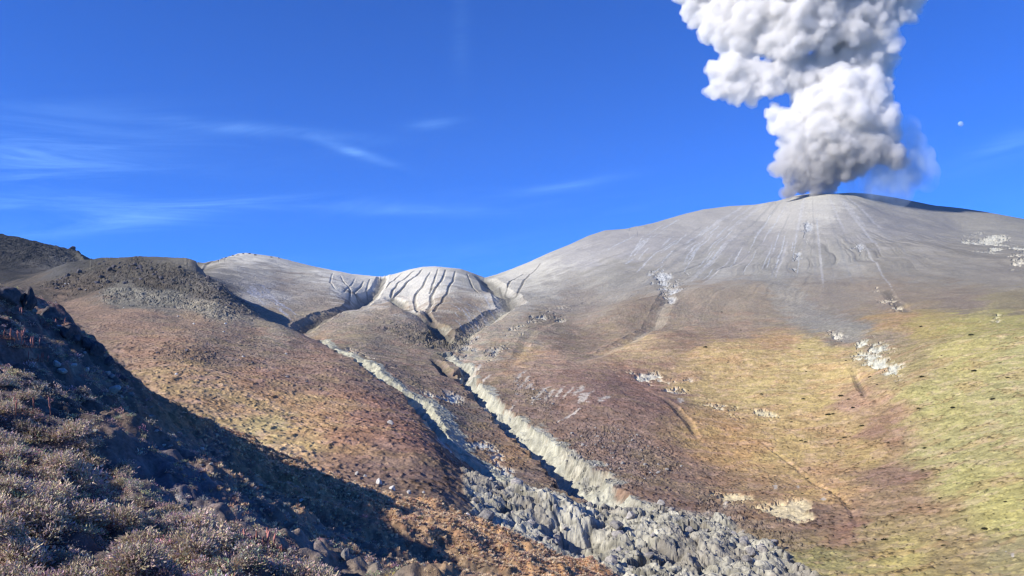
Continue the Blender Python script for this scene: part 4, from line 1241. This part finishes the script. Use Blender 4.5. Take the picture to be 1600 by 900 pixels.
fam = {'D': DARK, 'G': GREY, 'P': PALE}
for k, (px, py, sp, fm, st, lb) in enumerate(NEAR):
    h_ = near_hit(px, py + sp * 0.3)
    if h_ is None:
        h_ = near_hit(px, py + sp * 0.3 + 8)
        if h_ is None: continue
    x, y, z = h_; r = math.hypot(x, y)
    put('flat_stone' if lb is None else ('crag_rock' if fm == 'D' else 'stone'), fam[fm], k * 3 + 1, (x, y, float(near_z(x, y)[0])), sp * 0.5 * r / FPX * (1.5 if fm == 'D' else 1.2),
        'small pale stone strewn in the shaded hollow between scrub and grassy spur' if lb == 'HOLLOW' else (lb or 'thin grey slab bared in the shaded slope'), 'rock',
        'stones in the shaded hollow' if lb == 'HOLLOW' else ('grey slabs in the shaded slope' if lb is None else None), st, 0.35,
        (0.1, 0.45, -0.9) if lb is None else None)

# --- the moon, pale in the daytime sky
mo = bmesh.new(); bmesh.ops.create_icosphere(mo, subdivisions=4, radius=1.0)
mme = bpy.data.meshes.new('moon'); mo.to_mesh(mme); mo.free()
for p_ in mme.polygons: p_.use_smooth = True
mm, nt, out = new_mat('moon_hazed')
bs = N(nt, 'ShaderNodeBsdfPrincipled', Roughness=1.0); tcm = N(nt, 'ShaderNodeTexCoord'); nm_ = N(nt, 'ShaderNodeTexNoise', Scale=2.0, Detail=4.0)
nt.links.new(tcm.outputs['Object'], nm_.inputs['Vector']); crm = N(nt, 'ShaderNodeValToRGB')
crm.color_ramp.elements[0].color = (0.3, 0.45, 0.7, 1); crm.color_ramp.elements[1].color = (0.55, 0.7, 0.9, 1)  # blue haze of the air put into the moon's colour and see-through mix
nt.links.new(nm_.outputs['Fac'], crm.inputs[0]); nt.links.new(crm.outputs[0], bs.inputs['Base Color']); tb = N(nt, 'ShaderNodeBsdfTransparent'); mxm = N(nt, 'ShaderNodeMixShader'); mxm.inputs[0].default_value = 0.62
nt.links.new(bs.outputs[0], mxm.inputs[1]); nt.links.new(tb.outputs[0], mxm.inputs[2]); nt.links.new(mxm.outputs[0], out.inputs[0])
mme.materials.append(mm)
o = obj('moon', mme); o.location = at(1501, 193.5, 30000); o.scale = (85, 85, 85)
tag(o, 'tiny pale daytime moon in the blue sky beside the ash column', 'moon')
# ------------------------------------------------------------------ eruption column
RP = 1788.0                               # distance of the vent, just behind the summit rim
vent_az, vent_T = pix2ang(1268, 300)
SUN_AZ = math.radians(SUN_AZ_DEG); SUN_EL = math.radians(SUN_EL_DEG)
px_m = RP / FPX * 1.02                    # metres per photograph pixel at the column


def ico(sub):
    bm_ = bmesh.new(); bmesh.ops.create_icosphere(bm_, subdivisions=sub, radius=1.0)
    v_ = np.array([v.co[:] for v in bm_.verts]); f_ = np.array([[w_.index for w_ in f.verts] for f in bm_.faces]); bm_.free()
    return v_, f_


import bmesh
ICO2, ICF2 = ico(2)
# main billows: px, py, radius px, depth offset (in px, + is farther)
LOB = [
 # foot of the column at the rim
 (1236,296,12,0),(1252,290,16,5),(1272,288,18,0),(1232,280,13,-4),(1295,290,14,10),(1225,300,5,-6),(1216,262,14,-2),(1236,262,20,-8),(1262,268,24,-4),(1292,270,22,0),(1318,268,20,6),(1222,246,12,4),
 (1340,262,16,6),(1238,240,22,6),
 # the lower bright tower
 (1258,238,28,-10),(1288,244,28,-14),(1320,246,26,-8),(1228,222,14,0),(1208,178,15,-4),(1214,200,15,-8),(1232,190,22,-8),(1248,206,26,-14),(1206,192,11,-2),
 (1280,208,34,-18),(1316,212,36,-16),(1350,224,30,-10),(1378,236,26,-4),(1400,246,18,2),(1262,178,26,-8),(1296,172,36,-18),(1334,176,40,-20),(1362,190,32,-12),(1384,214,24,-4),
 (1300,142,26,-10),(1328,136,30,-16),(1356,150,30,-12),(1372,162,20,-4),(1314,118,20,-10),(1340,122,18,-6),(1290,118,10,-14),(1376,142,14,0),(1384,170,10,4),
 # grey heart behind
 (1268,140,34,16),(1255,150,24,12),(1275,120,34,14),(1290,108,40,22),(1328,94,40,30),(1356,108,34,28),(1372,92,26,24),(1262,112,30,18),(1312,70,44,30),(1350,70,34,26),
 # the left arm
 (1130,118,26,4),(1122,140,18,0),(1150,110,28,-4),(1152,134,24,-2),(1178,118,28,-8),(1180,138,20,-4),(1206,124,28,-6),(1204,142,14,0),(1232,120,26,2),(1120,108,16,8),(1225,104,26,-4),(1248,128,16,6),(1114,148,9,0),
 # upper mass
 (1140,64,30,-4),(1112,44,24,0),(1092,20,26,4),(1130,24,36,-10),(1168,40,40,-18),(1168,72,26,-10),(1196,20,44,-22),(1210,62,34,-20),(1230,70,26,-28),(1222,46,32,-26),(1246,30,44,-26),
 (1258,62,24,-26),(1290,24,44,-20),(1284,46,26,-26),(1322,26,34,-14),(1336,50,22,-16),(1318,46,20,-20),(1350,20,34,-4),(1378,18,30,2),(1404,14,22,4),(1420,16,16,6),(1084,2,26,4),(1386,56,18,2),(1370,48,22,2),(1396,68,14,4),(1366,66,18,8),
 (1340,64,14,-6),(1404,30,12,8),
 # above the frame
 (1080,-26,34,4),(1130,-30,50,-10),(1190,-40,56,-20),(1250,-40,58,-22),(1310,-36,54,-16),(1364,-30,46,-4),(1410,-20,34,6),(1430,-4,18,6),(1110,-80,50,0),(1180,-100,64,-12),(1260,-110,70,-16),(1340,-96,62,-4),(1400,-70,46,4),(1150,-160,60,0),(1230,-180,70,0),(1310,-170,66,0),
]


def plume_pt(px, py, dep):
    return at(px, py, RP + dep * px_m)


rp = np.random.default_rng(11)
SPH = []
for (px, py, rr, dep) in LOB:
    c = plume_pt(px, py, dep); r_ = rr * px_m * 0.86
    SPH.append((c, r_))
    n_ = int(8 + r_ * 0.25)
    for k in range(n_):
        d_ = rp.normal(size=3); d_ /= np.linalg.norm(d_)
        if d_[1] > 0.55: continue
        s_ = r_ * (0.16 + 0.5 * rp.random() ** 1.3)
        c2 = c + d_ * (r_ - s_ * rp.uniform(0.25, 0.6))
        SPH.append((c2, s_))
        if s_ > 5:
            for k2 in range(3):
                d2 = rp.normal(size=3); d2 /= np.linalg.norm(d2); d2 = d2 + d_ * 0.7; d2 /= np.linalg.norm(d2)
                s2 = s_ * rp.uniform(0.35, 0.55)
                SPH.append((c2 + d2 * (s_ - s2 * 0.35), s2))
ns = len(SPH)
VV = np.empty((ns, len(ICO2), 3)); FF = np.empty((ns, len(ICF2), 3), np.int32)
for k, (c, r_) in enumerate(SPH):
    VV[k] = ICO2 * r_ + c; FF[k] = ICF2 + k * len(ICO2)
base = plume_pt(1268, 300, 0)
me0 = mesh_np('lobes', VV.reshape(-1, 3) - base, FF.reshape(-1, 3))
tmp = obj('lobes', me0)
md = tmp.modifiers.new('r', 'REMESH'); md.mode = 'VOXEL'; md.voxel_size = 2.1
dg = bpy.context.evaluated_depsgraph_get()
me1 = bpy.data.meshes.new_from_object(tmp.evaluated_get(dg))
bpy.data.objects.remove(tmp); bpy.data.meshes.remove(me0)
n_ = len(me1.vertices)
co_ = np.empty(n_ * 3, F32); me1.vertices.foreach_get('co', co_); co_ = co_.reshape(-1, 3)


def vnormals(me):
    a = np.empty(len(me.vertices) * 3, F32); me.vertex_normals.foreach_get('vector', a)
    return a.reshape(-1, 3)


for (wl, am, sd0) in ((34.0, 7.0, 401), (15.0, 3.0, 402), (7.0, 1.7, 403)):
    nn = vnormals(me1)
    h_ = np.abs(perlin3(co_[:, 0] / wl, co_[:, 2] / wl, co_[:, 1] / wl, sd0)) * 2 - 0.55
    co_ = co_ + nn * (h_ * am)[:, None]
    me1.vertices.foreach_set('co', co_.ravel().astype(F32)); me1.update()
def reclose(me, vs):
    """one clean closed skin again after the billows were pushed through each other"""
    t = obj('skin', me); m_ = t.modifiers.new('r', 'REMESH'); m_.mode = 'VOXEL'; m_.voxel_size = vs
    r = bpy.data.meshes.new_from_object(t.evaluated_get(bpy.context.evaluated_depsgraph_get()))
    bpy.data.objects.remove(t)
    return r


me1 = reclose(me1, 1.9); n_ = len(me1.vertices)
co_ = np.empty(n_ * 3, F32); me1.vertices.foreach_get('co', co_); co_ = co_.reshape(-1, 3)
me1.polygons.foreach_set('use_smooth', np.ones(len(me1.polygons), bool))
# ash content: greyer low down and in the heart, whiter steam in the outer billows
pw = co_ + base
ppx, ppy = ang2pix(np.arctan2(pw[:, 0], pw[:, 1]), pw[:, 2] / np.hypot(pw[:, 0], pw[:, 1]))
PLUME_INFO = (n_,)

def smoke_mat(name, dens, g, lo, hi, z0, z1):
    m, nt, out = new_mat(name)
    pv = N(nt, 'ShaderNodeVolumePrincipled')
    pv.inputs['Density'].default_value = dens; pv.inputs['Anisotropy'].default_value = g
    geo = N(nt, 'ShaderNodeNewGeometry'); sz = N(nt, 'ShaderNodeSeparateXYZ'); nt.links.new(geo.outputs['Position'], sz.inputs[0])
    mr = N(nt, 'ShaderNodeMapRange'); mr.inputs[1].default_value = z0; mr.inputs[2].default_value = z1
    nt.links.new(sz.outputs[2], mr.inputs[0])
    mx = N(nt, 'ShaderNodeMix', data_type='RGBA'); mx.inputs['A'].default_value = (*lo, 1); mx.inputs['B'].default_value = (*hi, 1)
    nt.links.new(mr.outputs[0], mx.inputs['Factor']); nt.links.new(mx.outputs['Result'], pv.inputs['Color'])
    nt.links.new(pv.outputs[0], out.inputs['Volume'])
    return m, nt, pv


# the thing: an empty at the vent, its dense column, a thin mantle of steam round it and a veil of falling ash beside it
plume = empty('ash_plume', tuple(base))
tag(plume, 'tall billowing white and grey column of ash and steam rising from the volcano summit', 'eruption plume')
LO, HI = (0.64, 0.63, 0.62), (0.957, 0.952, 0.938)
m, nt, pv = smoke_mat('ash_and_steam', PLUME_DENS, PLUME_G, LO, HI, base[2] - 5, base[2] + 120)
me1.materials.clear(); me1.materials.append(m); me1.name = 'billowing_column'
obj('billowing_column', me1, plume)
# mantle: the same billows let out by a few ragged metres
me2 = me1.copy(); me2.name = 'steam_mantle'
nn = vnormals(me2)
h_ = perlin3(co_[:, 0] / 9, co_[:, 2] / 9, co_[:, 1] / 9, 421) * 2.6 + perlin3(co_[:, 0] / 24, co_[:, 2] / 24, co_[:, 1] / 24, 422) * 5.5 + 3.0
co2 = co_ + nn * np.maximum(h_, 0.4)[:, None]
me2.vertices.foreach_set('co', co2.ravel().astype(F32)); me2.update(); me2 = reclose(me2, 2.2); me2.name = 'steam_mantle'
me2.polygons.foreach_set('use_smooth', np.ones(len(me2.polygons), bool))
m2, nt, pv = smoke_mat('thin_steam', 0.03, 0.2, LO, HI, base[2] - 5, base[2] + 120)
me2.materials.clear(); me2.materials.append(m2)
obj('steam_mantle', me2, plume)

# veil of ash drifting down on the lee side
VS, FS = [], []
VEIL = [(1395,225,30),(1415,200,22),(1418,262,34),(1380,272,34),(1345,285,30),(1445,270,22),(1400,300,26),(1440,245,20),(1360,300,22),(1310,296,22),(1428,225,20),(1450,285,16)]
for (px, py, rr) in VEIL:
    c = plume_pt(px, py, 25) - base
    VS.append(ICO2 * rr * px_m + c)
    FS.append(ICF2 + len(VS[:-1]) * len(ICO2))
t_ = obj('veil_lobes', mesh_np('veil_lobes', np.concatenate(VS), np.concatenate(FS)))
md = t_.modifiers.new('r', 'REMESH'); md.mode = 'VOXEL'; md.voxel_size = 5.0
me3 = bpy.data.meshes.new_from_object(t_.evaluated_get(bpy.context.evaluated_depsgraph_get()))
bpy.data.objects.remove(t_)
me3.name = 'ash_veil'
vc0 = plume_pt(1395, 255, 25)
m3, nt, pv = smoke_mat('falling_ash', 0.01, 0.2, (0.74, 0.86, 0.97), (0.80, 0.90, 0.98), base[2] - 5, base[2] + 120)
L = nt.links
geo = N(nt, 'ShaderNodeNewGeometry')
mp = N(nt, 'ShaderNodeMapping'); mp.inputs['Location'].default_value = tuple(-vc0); L.new(geo.outputs['Position'], mp.inputs['Vector'])
mp2 = N(nt, 'ShaderNodeMapping'); mp2.inputs['Scale'].default_value = (1 / (92 * px_m), 1 / (80 * px_m), 1 / (80 * px_m)); L.new(mp.outputs[0], mp2.inputs['Vector'])
ln_ = N(nt, 'ShaderNodeVectorMath', operation='LENGTH'); L.new(mp2.outputs[0], ln_.inputs[0])
fo = N(nt, 'ShaderNodeMapRange'); fo.interpolation_type = 'SMOOTHSTEP'; fo.inputs[1].default_value = 1.0; fo.inputs[2].default_value = 0.15
L.new(ln_.outputs['Value'], fo.inputs[0])
mp3 = N(nt, 'ShaderNodeMapping'); mp3.inputs['Scale'].default_value = (0.028, 0.028, 0.014); mp3.inputs['Rotation'].default_value = (0, 0.35, 0); L.new(geo.outputs['Position'], mp3.inputs['Vector'])
nv = N(nt, 'ShaderNodeTexNoise', Scale=1.0, Detail=4.0, Roughness=0.6); L.new(mp3.outputs[0], nv.inputs['Vector'])
nr = N(nt, 'ShaderNodeMapRange'); nr.inputs[1].default_value = 0.36; nr.inputs[2].default_value = 0.68; L.new(nv.outputs['Fac'], nr.inputs[0])
mu = N(nt, 'ShaderNodeMath', operation='MULTIPLY'); L.new(fo.outputs[0], mu.inputs[0]); L.new(nr.outputs[0], mu.inputs[1])
mu2 = N(nt, 'ShaderNodeMath', operation='MULTIPLY'); mu2.inputs[1].default_value = 0.075; L.new(mu.outputs[0], mu2.inputs[0])
L.new(mu2.outputs[0], pv.inputs['Density'])
me3.materials.clear(); me3.materials.append(m3)
obj('ash_veil', me3, plume)
# ------------------------------------------------------------------ thin mountain haze: one closed box of even air round the whole scene
hb = bmesh.new(); bmesh.ops.create_cube(hb, size=1.0)
hme = bpy.data.meshes.new('haze'); hb.to_mesh(hme); hb.free()
zl = min(float(Z.min()), float(NZ.min())) - 1.5
zh = float((co_[:, 2]).max() + base[2]) + 25.0
hm, nt, out = new_mat('haze_air')
hv = N(nt, 'ShaderNodeVolumePrincipled'); hv.inputs['Density'].default_value = HAZE; hv.inputs['Anisotropy'].default_value = 0.0
hv.inputs['Color'].default_value = (0.55, 0.78, 1.0, 1)
nt.links.new(hv.outputs[0], out.inputs['Volume'])
hme.materials.append(hm)
hz = obj('haze', hme)
xr = float(np.abs(X).max()) + 60; yr = float(Y.max()) + 60
hz.scale = (2 * xr, yr + 120, zh - zl); hz.location = (0, (yr - 120) / 2 + 0, (zh + zl) / 2)
tag(hz, kind='stuff')
# ------------------------------------------------------------------ camera, sun, sky
cam = bpy.data.cameras.new('camera'); co = link(bpy.data.objects.new('camera', cam))
cam.sensor_fit = 'HORIZONTAL'; cam.sensor_width = 36.0
cam.lens = 36.0 * FPX / W
cam.clip_start = 0.1; cam.clip_end = 60000
co.location = (0, 0, 0)
co.rotation_euler = (math.pi / 2 + PITCH, 0, 0)
scene.camera = co

SUN_AZ = math.radians(SUN_AZ_DEG); SUN_EL = math.radians(SUN_EL_DEG)     # azimuth clockwise from +Y
sd_ = np.array([math.sin(SUN_AZ) * math.cos(SUN_EL), math.cos(SUN_AZ) * math.cos(SUN_EL), math.sin(SUN_EL)])
sl = bpy.data.lights.new('sun', 'SUN'); sl.energy = 4.6; sl.angle = math.radians(0.5); sl.color = (1.0, 0.93, 0.83)
so = link(bpy.data.objects.new('sun', sl))
from mathutils import Vector
so.rotation_euler = Vector(sd_).to_track_quat('Z', 'Y').to_euler()
so.location = (-60, -40, 80)

wd = bpy.data.worlds.new('World'); scene.world = wd; wd.use_nodes = True
nt = wd.node_tree; nt.nodes.clear(); L = nt.links
out = nt.nodes.new('ShaderNodeOutputWorld')
bg = N(nt, 'ShaderNodeBackground', Strength=0.10)
sk = N(nt, 'ShaderNodeTexSky'); sk.sky_type = 'NISHITA'; sk.sun_disc = False
sk.sun_elevation = SUN_EL; sk.sun_rotation = SUN_AZ
sk.altitude = 4000; sk.air_density = 1.0; sk.dust_density = 0.15; sk.ozone_density = 2.0
hs = N(nt, 'ShaderNodeVectorMath', operation='MULTIPLY'); hs.inputs[1].default_value = SKY_GAIN      # clear high-altitude air
L.new(sk.outputs[0], hs.inputs[0])
# cirrus: faint wisps in the sky, stretched along the wind
tc = N(nt, 'ShaderNodeTexCoord')
sx = N(nt, 'ShaderNodeSeparateXYZ'); L.new(tc.outputs['Generated'], sx.inputs[0])


def mth(op, a, b=None, c=None):
    n = N(nt, 'ShaderNodeMath', operation=op)
    for k, t in enumerate((a, b, c)):
        if t is None: continue
        if isinstance(t, (int, float)): n.inputs[k].default_value = t
        else: L.new(t, n.inputs[k])
    return n.outputs[0]


u = mth('ARCTAN2', sx.outputs[0], sx.outputs[1]); e_ = sx.outputs[2]
cx = N(nt, 'ShaderNodeCombineXYZ')
L.new(mth('MULTIPLY', mth('ADD', u, mth('MULTIPLY', e_, -1.2)), 2.2), cx.inputs[0])
L.new(mth('MULTIPLY', mth('ADD', e_, mth('MULTIPLY', u, -0.10)), 15.0), cx.inputs[1])
cn = N(nt, 'ShaderNodeTexNoise', Scale=2.3, Detail=9.0, Roughness=0.66, Distortion=0.9)
L.new(cx.outputs[0], cn.inputs['Vector'])
cn2 = N(nt, 'ShaderNodeTexNoise', Scale=0.55, Detail=2.0)
L.new(cx.outputs[0], cn2.inputs['Vector'])
r1 = N(nt, 'ShaderNodeMapRange'); r1.inputs[1].default_value = 0.46; r1.inputs[2].default_value = 0.78; L.new(cn.outputs['Fac'], r1.inputs[0])
r2 = N(nt, 'ShaderNodeMapRange'); r2.inputs[1].default_value = 0.42; r2.inputs[2].default_value = 0.66; L.new(cn2.outputs['Fac'], r2.inputs[0])
lowb = N(nt, 'ShaderNodeMapRange'); lowb.inputs[1].default_value = 0.30; lowb.inputs[2].default_value = 0.12; L.new(e_, lowb.inputs[0])
leftb = N(nt, 'ShaderNodeMapRange'); leftb.inputs[1].default_value = 0.25; leftb.inputs[2].default_value = -0.45; leftb.inputs[3].default_value = 0.1; L.new(u, leftb.inputs[0])
amt = mth('MULTIPLY', mth('MULTIPLY', r1.outputs[0], r2.outputs[0]), mth('MULTIPLY', lowb.outputs[0], mth('MULTIPLY', leftb.outputs[0], CIRRUS)))


def wisp(u0, e0, du, de, tilt, gain):
    """one named streak of cirrus round a direction, broken by the same noise"""
    a = mth('SUBTRACT', u, u0); b = mth('SUBTRACT', mth('SUBTRACT', e_, e0), mth('MULTIPLY', a, tilt))
    q2 = mth('ADD', mth('POWER', mth('ABSOLUTE', mth('DIVIDE', a, du)), 2.0), mth('POWER', mth('ABSOLUTE', mth('DIVIDE', b, de)), 2.0))
    g = mth('EXPONENT', mth('MULTIPLY', q2, -1.0))
    r = N(nt, 'ShaderNodeMapRange'); r.inputs[1].default_value = 0.35; r.inputs[2].default_value = 0.7; L.new(cn.outputs['Fac'], r.inputs[0])
    return mth('MULTIPLY', mth('MULTIPLY', g, r.outputs[0]), gain)


for (wpx, wpy, wl, ww, tl, gn) in [(555,238,55,7,-0.25,0.5),(720,55,14,55,0.0,0.09),(190,345,110,12,0.2,0.55),(420,205,140,9,0.0,0.28),(330,320,190,10,0.10,0.3),(60,250,150,60,0.2,0.3),(640,328,180,10,0.0,0.22),(870,295,90,9,0.15,0.25),(1570,235,60,16,0.3,0.3),(680,195,40,8,0.1,0.2)]:
    a0, t0 = pix2ang(wpx, wpy); s0 = float(t0) / math.sqrt(1 + float(t0) ** 2)
    amt = mth('ADD', amt, wisp(float(a0), s0, wl / FPX, ww / FPX, tl, gn * 0.85))
mxs = N(nt, 'ShaderNodeMix', data_type='RGBA')
L.new(mth('MINIMUM', amt, 0.8), mxs.inputs['Factor']); L.new(hs.outputs[0], mxs.inputs['A'])
mxs.inputs['B'].default_value = (2.6, 5.2, 9.6, 1)
L.new(mxs.outputs['Result'], bg.inputs['Color'])
L.new(bg.outputs[0], out.inputs[0])

scene.view_settings.view_transform = 'Standard'; scene.view_settings.look = 'None'
scene.view_settings.exposure = EXPOSURE; scene.view_settings.gamma = 1.0
scene.view_settings.use_curve_mapping = False
scene.render.engine = 'CYCLES'
cy = scene.cycles
cy.use_denoising = True; cy.denoiser = 'OPENIMAGEDENOISE'
cy.max_bounces = 10; cy.diffuse_bounces = 4; cy.volume_bounces = VOLB; cy.transparent_max_bounces = 12; cy.glossy_bounces = 2
cy.use_adaptive_sampling = True; cy.adaptive_threshold = 0.015
cy.pixel_filter_type = 'BLACKMAN_HARRIS'; cy.filter_width = 1.3
